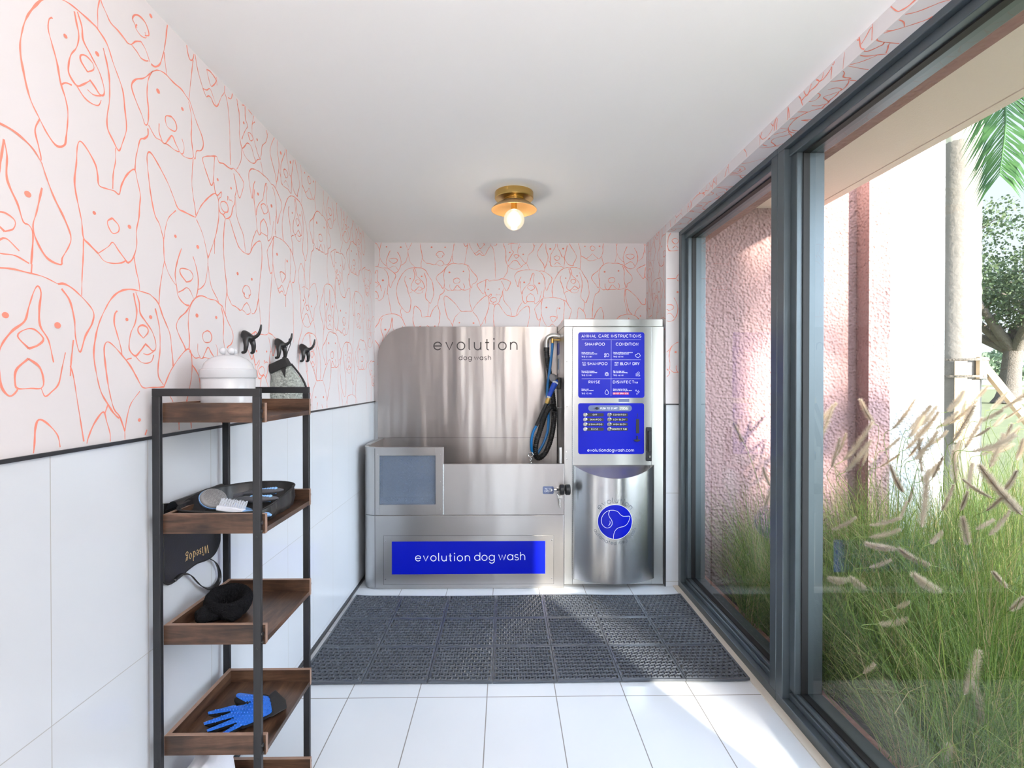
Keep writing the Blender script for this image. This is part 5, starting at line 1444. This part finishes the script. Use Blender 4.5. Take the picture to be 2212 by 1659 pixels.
fuzzy(mb, [bc_ + Vector((.012 + .0055 * i, -.048 + .003 * i, .022)) for i in range(10)], [.008, .013, .017, .020, .021, .021, .020, .018, .013, .006], 18, 9, closed=False)
obj('bow', mb, M['fleece'], hb, smooth=180)

# ------------------------------------------------------------------ grooming glove on the fourth tray
zf = TF[3]
def g6(X, Y, z): return onZ(320 + X / 3.868, 1230 + Y / 3.868, zf + z)
gc = g6(860, 1180, .01); gc.z = zf
gl_ = thing('grooming_glove', gc, 'blue rubber nubbed grooming glove with black cuff lying on the fourth tray', 'glove')
mb = MB()
fing = [((730, 1165), (508, 1212), .0125), ((735, 1215), (474, 1300), .0125), ((745, 1265), (500, 1358), .012), ((780, 1300), (612, 1392), .0115), ((850, 1140), (728, 1080), .0135)]
gv, ge, gr = [], [], []
def gadd(p, r): gv.append(tuple(p - gc)); gr.append(r); return len(gv) - 1
c0 = gadd(g6(880, 1180, .014), (.040, .012)); c1 = gadd(g6(1000, 1160, .014), (.034, .012)); c2v = gadd(g6(1060, 1140, .014), (.026, .011)); ge += [(0, 1), (1, 2)]
for (a, b_, r) in fing:
    i0 = gadd(g6(a[0], a[1], .013), r); i1 = gadd(g6((a[0] + b_[0]) / 2, (a[1] + b_[1]) / 2, .015), r * .95); i2 = gadd(g6(b_[0], b_[1], .009), r * .75)
    ge += [(0, i0), (i0, i1), (i1, i2)]
mb = MB()
pal = spline([Vector((x, y, 0)) for x, y in ((720,1150),(800,1120),(860,1085),(940,1045),(1010,1055),(1060,1130),(1050,1200),(1000,1240),(930,1270),(850,1310),(780,1330),(730,1290),(705,1220))], per=5, closed=True)
lo = [g6(p.x, p.y, .002) for p in pal]; hi = [g6(p.x, p.y, .018) for p in pal]; nn = len(pal)
mb.add(lo + hi, [tuple(range(nn))[::-1], tuple(range(nn, 2 * nn))] + [(i, (i + 1) % nn, nn + (i + 1) % nn, nn + i) for i in range(nn)])
for (a, b_, r) in fing:
    A_, B_ = g6(a[0], a[1], .0125), g6(b_[0], b_[1], .0095)
    mb.tube([A_ + (B_ - A_) * (i / 10) for i in range(11)], [r * (1 - .18 * i / 10) * (1 if i < 9 else .8 if i == 9 else .35) for i in range(11)], 14, flat=(1, .8))
obj('glove_body', mb, M['glove_black'], gl_, bevel=.004, smooth=50)
pad = MB(); nub = MB()
def padpoly(poly, z0=.018, th=.0032, step=26):
    pp_ = spline([Vector((x, y, 0)) for x, y in poly], per=5, closed=True); n_ = len(pp_)
    lo = [g6(p.x, p.y, z0 - .004) for p in pp_]; hi = [g6(p.x, p.y, z0 + th) for p in pp_]
    pad.add(lo + hi, [tuple(range(n_))[::-1], tuple(range(n_, 2 * n_))] + [(i, (i + 1) % n_, n_ + (i + 1) % n_, n_ + i) for i in range(n_)])
    pl_ = [(p.x, p.y) for p in pp_]
    for i in range(int(440 / step), int(1100 / step)):
        for j in range(int(1000 / step), int(1420 / step)):
            x, y = i * step + (j % 2) * step / 2, j * step
            if inside((x, y), pl_): nub.tube([g6(x, y, z0 + th - .0005), g6(x - 2, y - 2, z0 + th + .005)], [.0019, .0012], 6)
padpoly(((700,1150),(800,1130),(870,1090),(950,1055),(1010,1070),(1035,1140),(1030,1195),(960,1235),(880,1275),(800,1305),(745,1290),(715,1240),(690,1200)))
padpoly(((735,1060),(760,1032),(850,1042),(950,1058),(930,1110),(840,1112),(790,1095)), .019, step=24)
for (a, b_, r), w in zip(fing[:4], (24, 24, 22, 20)):
    d_ = Vector((b_[0] - a[0], b_[1] - a[1], 0)); d_.normalize(); nq = Vector((-d_.y, d_.x, 0)); A_, B_ = Vector((a[0], a[1], 0)), Vector((b_[0], b_[1], 0))
    up = Vector((0, -12, 0))
    padpoly([(q.x, q.y) for q in (A_ + nq * w * .8 + up, A_ - nq * w * .8 + up, (A_ + B_) / 2 - nq * w * .75 + up, B_ - nq * w * .45 + up, B_ + d_ * 4 + up, B_ + nq * w * .5 + up, (A_ + B_) / 2 + nq * w * .7 + up)], .0195, step=25)
obj('rubber_pad', pad, M['glove_blue'], gl_, bevel=.001)
tag(obj('nubs', nub, M['glove_blue'], gl_), kind='stuff')
mb = MB(); q = [(1010,1050),(1062,1005),(1098,1040),(1150,1090),(1160,1160),(1105,1190),(1045,1225),(990,1240),(1040,1190)]
mb.add([g6(x, y, .001) for x, y in q] + [g6(x, y, .026) for x, y in q], [tuple(range(9))[::-1], tuple(range(9, 18))] + [(i, (i + 1) % 9, 9 + (i + 1) % 9, 9 + i) for i in range(9)])
obj('cuff', mb, M['band'], gl_, bevel=.004)

# white folded cloth on the lowest tray, only its top shows
zf = TF[4]
cc = Vector((-.893, 1.515, zf))
mb = MB(); n1, n2 = 26, 26
for i in range(n1 + 1):
    for j in range(n2 + 1):
        a, b_ = -1 + 2 * i / n1, -1 + 2 * j / n2
        h = .212 * (1 - a ** 8) * (1 - b_ ** 8) + .012 * mnoise.noise(Vector((a * 2.3, b_ * 2.3, 1.7))) * (1 - a * a) * (1 - b_ * b_) + .006 * math.sin(a * 9 + b_ * 4) * (1 - a * a) * (1 - b_ * b_)
        mb.v.append(cc + Vector((a * .050, b_ * .092, .001 + max(0, h))))
for i in range(n1):
    for j in range(n2): mb.f.append([i * (n2 + 1) + j, (i + 1) * (n2 + 1) + j, (i + 1) * (n2 + 1) + j + 1, i * (n2 + 1) + j + 1]); mb.m.append(0)
tag(obj('folded_cloth', mb, M['cloth'], loc=cc, smooth=180), 'pile of white cloth on the lowest tray of the shelf, only its top in view', 'cloth')
# ------------------------------------------------------------------ outside
M['lawn'] = plain('lawn', (0.17, 0.185, 0.085), 0.95, var=0.35, vscale=1.5, bump=(30, 0.5, 0.03))
M['soil'] = plain('planting_soil', (0.045, 0.035, 0.022), 1.0, var=0.4, vscale=12, bump=(25, 1.0, 0.03))
M['road'] = plain('pale_road', (0.42, 0.42, 0.43), 0.9, var=0.08, vscale=2)
M['bark'] = plain('grey_bark', (0.13, 0.115, 0.10), 0.95, var=0.4, vscale=5, bump=(14, 1.0, 0.05))
M['palmbark'] = plain('pale_palm_trunk', (0.20, 0.185, 0.17), 0.85, var=0.22, vscale=4, bump=(20, 0.4, 0.02))
M['crownshaft'] = plain('pale_crownshaft', (0.62, 0.62, 0.52), 0.5)
M['lumber'] = plain('pale_lumber', (0.50, 0.38, 0.25), 0.75, var=0.2, vscale=14)
M['frond'] = leaf_mat('palm_frond', (0.03, 0.10, 0.035), (0.09, 0.20, 0.06), 4)
M['oakleaf'] = leaf_mat('oak_leaf', (0.055, 0.095, 0.05), (0.14, 0.19, 0.10), 1.2)
M['farleaf'] = leaf_mat('far_leaf', (0.10, 0.16, 0.10), (0.20, 0.27, 0.17), .4)
M['blade_a'] = leaf_mat('grass_blade_green', (0.058, 0.112, 0.020), (0.165, 0.245, 0.05), 2.0)
M['blade_b'] = leaf_mat('grass_blade_lime', (0.155, 0.225, 0.04), (0.31, 0.37, 0.10), 2.0)
M['blade_c'] = leaf_mat('grass_blade_straw', (0.30, 0.23, 0.10), (0.42, 0.34, 0.17), 2.0)
M['plume'] = leaf_mat('grass_plume', (0.46, 0.37, 0.27), (0.72, 0.62, 0.49), 6.0, 0.8, 0.45)

mb = MB(); mb.add([(-120, -120, -.13), (160, -120, -.13), (160, 220, -.13), (-120, 220, -.13)], [(0, 1, 2, 3)])
struct('lawn', mb, M['lawn'], 'green lawn stretching away outside the window', 'lawn')
mb = MB().box(20, 260, 86, 110, -.13, -.10)
struct('road', mb, M['road'], 'pale road far beyond the lawn', 'road')
mb = MB().box(1.34, 5.2, .4, 3.38, -.13, -.01).box(2.98, 5.2, 3.38, 5.4, -.13, -.01)
struct('planting_bed', mb, M['soil'], 'dark soil bed under the fountain grass outside', 'planting bed')
YW = 3.5
mb = MB().box(1.30, 2.456, YW, YW + .25, -.12, 5.2).box(2.456, 2.602, 3.376, YW + .25, -.12, 5.2)
struct('wall_outer_pink', mb, M['pink'], 'rough pink stucco outer wall with a projecting corner strip', 'wall', smooth=None)
mb = MB().box(2.602, 2.975, 3.378, YW + 2.5, -.12, 5.2)
struct('wall_outer_white', mb, M['whitestucco'], 'bright white stucco end of the outer wall beside the palm', 'wall', smooth=None)
ZS = 2.575
mb = MB().box(1.345, 2.19, YN - 2, YW, ZS, ZS + .10).box(2.145, 2.19, YN - 2, YW - .001, ZS - .012, ZS + .45).box(1.345, 1.60, YN - 2, YW, 2.405, ZS)
mb = MB().box(1.345, 2.125, YN - 2, YW, ZS, ZS + .10).box(2.131, 2.19, YN - 2, YW, ZS - .002, ZS + .5).box(2.12, 2.14, YN - 2, YW, ZS + .006, ZS + .09)
struct('soffit', mb, M['soffit'], 'beige stucco overhang above the window outside', 'overhang', smooth=None)
mb = MB().box(1.32, 1.46, YN, YW, 2.40, ZS + .1)
struct('wall_outer_head', mb, M['pinkdark'], 'pink stucco strip above the window under the overhang', 'wall', smooth=None)
mb = MB().box(4.34, 5.36, -5.4, -4.6, -.13, 6.5).box(3.2, 4.34, -5.2, -4.8, 2.55, 6.5)  # added out of view: cuts the sun down to a narrow band
struct('blocker', mb, M['pink'], 'pink stucco pier added behind the camera, out of view, to shape the sun patch', 'blocker', smooth=None)

# ---- fountain grass
def blade(mb, rnd, root, h, lean, ang, w, m, xmin=1.31, ymax=3.36):
    """arching blade as a narrow ribbon"""
    dx, dy = math.cos(ang), math.sin(ang)
    k = 5; pts = []
    for i in range(k + 1):
        t = i / k
        out = lean * (t ** 1.7)
        z = h * (t - .36 * lean / max(h, .1) * t ** 3)
        x = root[0] + dx * out; y = root[1] + dy * out
        if x < xmin: x = xmin + (xmin - x) * .12
        if y > ymax: y = ymax - (y - ymax) * .1
        pts.append(Vector((x, y, max(root[2] + z, .0))))
    side = Vector((-dy, dx, 0)); tw = rnd.uniform(-.8, .8)
    side = (side * math.cos(tw) + Vector((dx, dy, 0)) * math.sin(tw))
    o = len(mb.v)
    for i, p in enumerate(pts):
        ww = w * (1 - (i / k) ** 2 * .9)
        mb.v += [p + side * ww / 2, p - side * ww / 2]
    for i in range(k):
        mb.f.append([o + 2 * i, o + 2 * i + 1, o + 2 * i + 3, o + 2 * i + 2]); mb.m.append(m)

def plume_mesh(rnd, base, tip, bend, rad, mb):
    """bottle brush head: thin core and many short hairs"""
    d = tip - base; L_ = d.length
    sidev = Vector((0, 0, -1)) * bend * L_
    def P(t): return base + d * t + sidev * (t * (t - 1)) * -1.0
    mb.tube([P(i / 8) for i in range(9)], [rad * .15] * 8 + [rad * .03], 5)
    nh = int(260 + L_ * 5200)
    for i in range(nh):
        t = rnd.random() ** .9
        p = P(t); tn = (P(min(1, t + .02)) - P(max(0, t - .02))).normalized()
        a = tn.orthogonal().normalized(); a = Matrix.Rotation(rnd.uniform(0, 2 * PI), 3, tn) @ a
        r = rad * (.55 + .45 * math.sin(PI * min(1, t * .9 + .1)) ** .7) * rnd.uniform(.75, 1.2)
        q = p + a * r + tn * r * .8
        s = tn.cross(a) * .0009
        mb.add([p + s, p - s, q], [(0, 1, 2)])

plants = [(1.62, 2.05), (1.60, 2.50), (1.58, 2.95), (1.75, 3.25), (1.95, 1.95), (2.05, 2.35), (2.10, 2.75), (2.25, 3.12), (2.42, 2.30), (2.55, 2.70), (2.75, 3.08), (2.85, 2.55), (3.15, 2.90), (3.50, 3.42), (3.85, 3.80), (4.20, 4.40), (3.60, 2.95), (1.64, 1.70), (4.6, 4.0), (1.47, 1.62), (1.46, 2.25), (1.46, 2.72)]
plabels = ['low fountain grass clump against the glass just right of the mullion', 'fountain grass clump against the far pane, second from the pink wall', 'fountain grass clump low in the far pane', 'fountain grass clump in the corner where the window meets the pink wall',
 'tall green fountain grass clump filling the lower middle of the near pane', 'fountain grass clump with drooping plumes in the middle of the near pane', 'fountain grass clump in the second row before the pink wall', 'fountain grass clump directly at the foot of the pink wall',
 'fountain grass clump right of centre in the near pane with grey plumes', 'fountain grass clump before the pink corner strip', 'fountain grass clump at the foot of the white wall end', 'fountain grass clump with large pale plumes at the right edge of the pane', 'fountain grass clump in front of the white wall and palm',
 'fountain grass clump at the foot of the palm trunk', 'fountain grass clump behind the palm props', 'fountain grass clump farthest out on the lawn side', 'fountain grass clump at the right edge with many crowded plumes', 'nearest fountain grass clump at the bottom of the near pane', 'fountain grass clump far right beyond the palm', 'low sprawling grass clump over the pink ledge at the lower corner of the near pane', 'low grass clump pressed to the glass behind the mullion', 'low grass clump pressed to the far pane']
proots = []
pobjs = []
for i, (x, y) in enumerate(plants):
    rnd = random.Random(100 + i)
    t = thing('fountain_grass', (x, y, -.01), plabels[i], 'ornamental grass', 'fountain grass clumps outside the window')
    mb = MB()
    far = y > 3.4
    nbl = 760 if not far else 420
    for q in range(nbl):
        r = rnd.random() ** .6 * .17; a = rnd.uniform(0, 2 * PI)
        root = (x + r * math.cos(a), y + r * math.sin(a), -.01)
        h = rnd.uniform(.45, 1.05) * (1 if rnd.random() > .15 else .6)
        ln = (rnd.uniform(.05, .55) if rnd.random() < .56 else rnd.uniform(.5, 1.15)) * h ** .5
        ang = a + rnd.gauss(0, 1.1)
        if x < 1.55: h *= .55
        elif x < 1.8: h *= .86
        blade(mb, rnd, root, h, ln, ang, rnd.uniform(.0018, .0038), 0 if rnd.random() < .60 else (1 if rnd.random() < .62 else 2), *((1.31, 3.36) if y < 3.36 else (3.0, 99)))
    obj('blades', mb, [M['blade_a'], M['blade_b'], M['blade_c']], t, smooth=None)
    pobjs.append(t)
def nearest(p): return min(range(len(plants)), key=lambda i: (plants[i][0] - p.x) ** 2 + (plants[i][1] - p.y) ** 2)
PL = [((165,220),(288,102),3.05),((215,270),(275,112),3.0),((160,340),(225,240),2.9),((300,315),(332,230),3.0),((320,345),(445,180),3.0),((270,372),(305,250),2.9),((330,392),(435,262),2.8),((400,370),(425,300),2.9),((448,185),(393,85),3.1),
 ((530,210),(625,85),2.9),((605,212),(690,115),2.8),((590,295),(725,140),2.7),((655,395),(642,250),2.5),((480,372),(560,318),2.8),((575,480),(520,365),2.6),((655,630),(682,385),2.0),((770,190),(890,90),2.6),((790,262),(880,112),2.4),((840,290),(912,165),2.6),
 ((880,245),(945,205),2.7),((945,375),(1002,235),2.3),((1060,345),(1088,255),2.4),((1078,575),(905,370),1.95),((955,505),(830,425),2.1),((1085,560),(960,445),2.0),((700,275),(762,220),2.7),((800,445),(790,305),2.4),((940,665),(1030,560),1.95),((885,640),(960,598),2.1),
 ((850,705),(830,590),2.1),((270,640),(372,588),2.4),((430,622),(560,590),2.3),((430,672),(560,640),2.25),((545,722),(420,702),2.2),((690,792),(555,722),2.1),((430,802),(520,770),2.2),((340,852),(262,850),2.25),((412,892),(350,848),2.2),((735,902),(620,832),2.0),((215,972),(158,930),2.25),
 ((545,972),(602,950),2.0),((470,1042),(592,1020),1.95),((835,1345),(900,1160),1.66),((930,1480),(880,1300),1.64),((745,1640),(770,1560),1.62),((350,1255),(452,1215),1.85),((1030,985),(1090,930),1.8),((1020,890),(960,822),1.9),
 ((600,330),(660,250),2.9),((700,420),(745,330),2.5),((850,470),(870,360),2.3),((620,455),(600,520),2.5),((980,300),(1040,190),2.6),((900,180),(1000,130),3.0),((1000,170),(1080,120),3.2),((830,170),(870,110),3.3),((960,200),(1010,150),3.1),((740,560),(790,450),2.2),((820,560),(850,480),2.2),((500,300),(560,250),3.0),((690,700),(740,650),2.1),((560,600),(590,520),2.4),((1010,470),(1060,390),2.1),((930,560),(1000,500),2.0)]
rndp = random.Random(11)
plist = [(onY(1660 + a[0] / 1.976, 820 + a[1] / 1.976, y), onY(1660 + b_[0] / 1.976, 820 + b_[1] / 1.976, y - rndp.uniform(-.05, .08)), y) for a, b_, y in PL]
for pa, pb_, y in (((1606, 957), (1555, 913), 2.95), ((1664, 1050), (1648, 1010), 2.9), ((1650, 1100), (1672, 1040), 2.8)):
    plist.append((onY(*pa, y), onY(*pb_, y - .03), y))
for i in range(46):
    j = rndp.choice([5, 8, 9, 10, 11, 11, 12, 12, 13, 14, 15, 16, 18, 16, 12]); px, py = plants[j]
    a = rndp.uniform(-.9, 1.1); b0 = Vector((px - .1 + .35 * math.cos(a) * rndp.random(), py + .3 * math.sin(a), rndp.uniform(.85, 1.22)))
    plist.append((b0, b0 + Vector((.11 * math.cos(a) + .05, .09 * math.sin(a), rndp.uniform(.06, .17))), py))
for b0, tp, y in plist:
    for q in (b0, tp):
        q.x = max(q.x, 1.33)
        if q.y > 3.34 and q.x < 3.04: q.y = 3.34
    j = nearest(b0); x, y_ = plants[j]; t = pobjs[j]
    for q in (b0, tp):
        if y_ < 3.36: q.y = min(q.y, 3.34)
        else: q.x = max(q.x, 3.04)
    mb = MB(); L_ = (tp - b0).length
    rad = min(.026, max(.013, L_ * .12)) * (1.25 if y < 1.8 else 1)
    plume_mesh(rndp, b0, tp, rndp.uniform(.05, .28), rad, mb)
    o = len(mb.f)
    root = Vector((x + rndp.uniform(-.1, .1), y_ + rndp.uniform(-.08, .08), 0))
    d = (tp - b0).normalized()
    st = spline([root, root + (b0 - root) * .5 + Vector((0, 0, .12)), b0 - d * .08, b0], per=5)
    for p in st: p.x = max(p.x, 1.30)
    mb.tube(st, [.0016] * len(st), 4, 1)
    obj('plume', mb, [M['plume'], M['blade_b']], t, smooth=None)

# ---- palm with timber bracing
PXc = Vector((5.90, 6.5, -.13))
palm = thing('palm_tree', PXc, 'stout pale palm trunk with green fronds beyond the white wall', 'palm')
prof = []
for i in range(60):
    z = 4.6 * i / 59 + .0
    prof.append((.235 - .012 * z / 4.6 + .006 * math.sin(z * 34) * (1 if z > 2.6 else .45) + (.05 * max(0, .5 - z)), z))
obj('trunk', MB().lathe(prof, PXc, 32), M['palmbark'], palm, smooth=60)
obj('crownshaft', MB().lathe([(.22, 4.55), (.25, 4.7), (.24, 5.3), (.15, 6.0), (.10, 6.4)], PXc, 24), M['crownshaft'], palm, smooth=60)
bo = onY(2112, 275, 6.4)
obj('leaf_base', MB().tube(spline([bo + Vector((-.16, 0, .55)), bo + Vector((-.06, 0, .2)), bo + Vector((.0, 0, -.02)), bo + Vector((-.06, 0, -.16))], per=5), [.16, .15, .14, .14, .13, .13, .12, .12, .11, .10, .10, .09, .08, .07, .05, .02], 12, flat=(1, .4)), M['crownshaft'], palm)
def frond(mb, path, ln, rnd):
    ps = spline(path, per=14); k = len(ps)
    mb.tube(ps, [.03 * (1 - .85 * i / k) for i in range(k)], 6)
    for i in range(4, k):
        t = i / k; tn = (ps[min(i + 1, k - 1)] - ps[max(0, i - 1)]).normalized()
        sd = tn.cross(Vector((0, 0, 1))).normalized()
        for sgn in (-1, 1):
            for rep in range(2):
                dirv = (tn * .75 + sd * sgn * .75 + Vector((0, 0, -.25 - rnd.random() * .45))).normalized()
                l = ln * (.5 + .6 * math.sin(PI * min(1, t * .85 + .12))) * rnd.uniform(.85, 1.1)
                b0 = ps[i] + tn * rep * .03; wv = tn.cross(dirv).normalized() if False else tn * .022
                m1 = b0 + dirv * l * .55; e1 = b0 + dirv * l + Vector((0, 0, -.18 * l))
                mb.add([b0 + wv * .4, b0 - wv * .4, m1 - wv, m1 + wv, e1], [(0, 1, 2, 3), (3, 2, 4)])
rnd = random.Random(21)
top = PXc + Vector((0, 0, 5.9))
fr_paths = []
e = onY(2150, 385, 5.7); m = onY(2150, 215, 5.9)
fr_paths.append([top, top + Vector((.35, -.25, .35)), onY(2165, 150, 5.8), onY(2172, 262, 5.6), onY(2160, 372, 5.45)])
for a in (-.9, .4, 1.5, 2.6, 3.7, 4.9):
    dr = Vector((math.cos(a), math.sin(a), 0))
    fr_paths.append([top, top + dr * .7 + Vector((0, 0, .9)), top + dr * 1.7 + Vector((0, 0, .8)), top + dr * 2.6 + Vector((0, 0, -.1)), top + dr * 3.0 + Vector((0, 0, -.9))])
for q in fr_paths:
    mb = MB(); frond(mb, q, .62, rnd); obj('frond', mb, M['frond'], palm, smooth=None)
br = thing('palm_brace', PXc + Vector((0, 0, .9)), 'timber planks strapped around the palm trunk', 'tree brace')
zb0, zb1 = onY(0, 872, 6.25).z, onY(0, 770, 6.25).z
for a in (-2.2, -1.35, -.35, .6, 1.6, 2.6):
    c = PXc + Vector((.275 * math.cos(a), .275 * math.sin(a), 0)); ta = Vector((-math.sin(a), math.cos(a), 0)) * .06; ra = Vector((math.cos(a), math.sin(a), 0)) * .022
    zt = zb1 - (.0 if a > -1.5 else .05) ; zl = zb1 - .27 if a > -1.5 else zb0 - .5
    vs = [c + ta * s + ra * u_ + Vector((0, 0, .13 + z)) for z in (zl, zt) for s in (-1, 1) for u_ in (-1, 1)]
    mb = MB(); mb.add(vs, [(0, 1, 3, 2), (4, 6, 7, 5), (0, 4, 5, 1), (2, 3, 7, 6), (0, 2, 6, 4), (1, 5, 7, 3)])
    obj('plank', mb, M['lumber'], br)
for dz in (.03, .24):
    obj('strap', MB().tube([PXc + Vector((.302 * math.cos(a), .302 * math.sin(a), .13 + zb1 - dz)) for a in [2 * PI * i / 28 for i in range(29)]], .012, 6, flat=(.5, 1.4)), M['bark'], br)
pa, pb_ = onY(2124, 790, 6.3), onY(2200, 885, 6.0)
d = (pb_ - pa); pb_ = pa + d * ((pa.z + .13) / -d.z)
prop = obj('support_prop', MB().tube([pa, pb_], [.055, .055], 4), M['lumber'], loc=pb_)
tag(prop, 'pale timber prop leaning from the palm down to the ground', 'support beam')

# ---- trees
def leaf_cloud(mb, rnd, c, r, n, s, flat=.8):
    for i in range(n):
        v = Vector((rnd.gauss(0, 1), rnd.gauss(0, 1), rnd.gauss(0, 1))).normalized() * (rnd.random() ** .45)
        p = c + Vector((v.x * r, v.y * r, v.z * r * flat))
        a = Vector((rnd.gauss(0, 1), rnd.gauss(0, 1), rnd.gauss(0, 1))).normalized(); b_ = a.orthogonal().normalized() * s * rnd.uniform(.5, 1.1)
        a = a.cross(b_).normalized() * s * rnd.uniform(.4, .8)
        mb.add([p - b_, p + a, p + b_, p - a], [(0, 1, 2, 3)])
def tree(name, base, h, label, trunk, leafm, seed, crown, n, s, group=None, branches=7, lean=0.0):
    rnd = random.Random(seed); base = Vector(base)
    t = thing(name, base, label, 'tree', group)
    mb = MB(); lf = MB()
    mb.tube(spline([base, base + Vector((lean * .2, 0, h * .12)), base + Vector((lean * .5, 0, h * .28)), base + Vector((lean, 0, h * .42))], per=4), [trunk * 1.5, trunk * 1.15, trunk, trunk * .95, trunk * .9, trunk * .86, trunk * .83, trunk * .8, trunk * .77, trunk * .74, trunk * .7, trunk * .66, trunk * .5], 12)
    fork = base + Vector((lean * .6, 0, h * .27))
    for i in range(branches):
        a = 2 * PI * i / branches + rnd.uniform(-.3, .3); rr = crown * rnd.uniform(.55, .95)
        e_ = base + Vector((math.cos(a) * rr, math.sin(a) * rr, h * rnd.uniform(.5, .9)))
        midp = fork + (e_ - fork) * .45 + Vector((0, 0, -h * .03))
        ps = spline([fork, midp, e_], per=6)
        mb.tube(ps, [trunk * (.55 - .45 * q / (len(ps) - 1)) for q in range(len(ps))], 8)
        for q in range(4):
            w = ps[int(len(ps) * (.4 + .15 * q))]; e2 = w + Vector((rnd.gauss(0, 1), rnd.gauss(0, 1), rnd.uniform(-.1, .9))) * crown * .28
            mb.tube([w, (w + e2) / 2 + Vector((0, 0, .1)), e2], [trunk * .16, trunk * .1, trunk * .04], 5)
            leaf_cloud(lf, rnd, e2, crown * .25, n // (branches * 5), s)
        leaf_cloud(lf, rnd, e_, crown * .34, n // (branches * 5), s)
    obj('trunk', mb, M['bark'], t, smooth=60)
    obj('foliage', lf, M[leafm], t, smooth=None)
    return t
tb = onZ(2178, 872, -.13)
tree('oak_tree', tb, 12.4, 'large spreading oak with dark branches on the lawn beyond the palm', .62, 'oakleaf', 5, 6.6, 20000, .13, None, 9, .6)
fars = [((60, 100), 'rounded far tree on the left of the distant row'), ((72, 104), 'tall far tree in the middle of the distant row'), ((86, 108), 'low far tree beside the road at the right'), ((100, 100), 'far tree at the right end of the distant row'), ((112, 118), 'farthest hazy tree behind the road'), ((78, 84), 'far tree standing before the road')]
for i, ((x, y), lab) in enumerate(fars):
    tree('far_tree', (x, y, -.13), 5.5 + (i % 3) * 1.4, lab, .35, 'farleaf', 40 + i, 5.0, 1500, .5, 'distant trees', 7)
rnd = random.Random(77)
st = thing('shade_tree', (7.2, -6.0, -.13), 'leafy shade tree outside behind the camera', 'tree')
lf = MB(); tr_ = MB().tube([(7.2, -6.0, -.13), (7.1, -6, 1.5), (6.9, -5.9, 3.2)], [.2, .17, .1], 10)
for c, r, n in (((5.65, -5.6, 3.0), .36, 90), ((5.95, -5.7, 4.3), .40, 80), ((6.1, -5.6, 2.1), .30, 70), ((6.55, -5.8, 3.4), .40, 80), ((6.4, -5.6, 1.6), .28, 60), ((6.95, -5.9, 4.2), .40, 70), ((7.0, -5.8, 2.5), .32, 70), ((5.45, -5.5, 1.8), .35, 90), ((5.5, -5.6, 2.4), .25, 60), ((7.55, -6, 5.0), .6, 120), ((5.6, -5.6, 5.2), .5, 120)):
    leaf_cloud(lf, rnd, Vector(c), r, n, .11)
    tr_.tube([(6.95, -5.9, 3.0), ((6.95 + c[0]) / 2, -5.8, (3.2 + c[2]) / 2 + .2), c], [.06, .04, .015], 6)
obj('trunk', tr_, M['bark'], st, smooth=60); obj('foliage', lf, M['oakleaf'], st, smooth=None)

# ------------------------------------------------------------------ light
SUN = Vector((.45, -1, .253)).normalized()
sl = bpy.data.lights.new('sun', 'SUN'); sl.energy = 17.0; sl.angle = math.radians(1.4); sl.color = (1, .90, .76)
so = bpy.data.objects.new('sun', sl); COL.objects.link(so); so.rotation_euler = SUN.to_track_quat('Z', 'Y').to_euler(); so.location = (6, -12, 5)
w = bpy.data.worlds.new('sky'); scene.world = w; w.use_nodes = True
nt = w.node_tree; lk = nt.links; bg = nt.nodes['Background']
tc = N(nt, 'ShaderNodeTexCoord'); sp3 = N(nt, 'ShaderNodeSeparateXYZ'); lk.new(tc.outputs['Generated'], sp3.inputs[0])
ramp = N(nt, 'ShaderNodeValToRGB'); e = ramp.color_ramp.elements
e[0].position = .48; e[0].color = (.86, .91, .96, 1); e[1].position = .95; e[1].color = (.50, .68, .95, 1)
mr = N(nt, 'ShaderNodeMapRange'); mr.inputs['From Min'].default_value = -1; lk.new(sp3.outputs['Z'], mr.inputs['Value']); lk.new(mr.outputs['Result'], ramp.inputs['Fac'])
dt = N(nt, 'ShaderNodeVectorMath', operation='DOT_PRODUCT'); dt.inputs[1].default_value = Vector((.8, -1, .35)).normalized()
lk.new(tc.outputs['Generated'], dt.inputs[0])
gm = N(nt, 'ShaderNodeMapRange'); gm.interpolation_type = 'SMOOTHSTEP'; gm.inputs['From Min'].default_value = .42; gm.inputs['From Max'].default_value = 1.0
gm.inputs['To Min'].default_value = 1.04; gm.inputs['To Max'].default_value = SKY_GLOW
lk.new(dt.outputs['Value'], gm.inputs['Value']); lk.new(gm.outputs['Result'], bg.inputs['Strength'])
lk.new(ramp.outputs['Color'], bg.inputs['Color'])

vs = scene.view_settings
vs.view_transform = 'Standard'; vs.look = 'None'; vs.gamma = 1.0; vs.use_curve_mapping = False
vs.exposure = 0.34
scene.cycles.max_bounces = 12; scene.cycles.diffuse_bounces = 6; scene.cycles.transparent_max_bounces = 16
scene.cycles.sample_clamp_indirect = 6.0
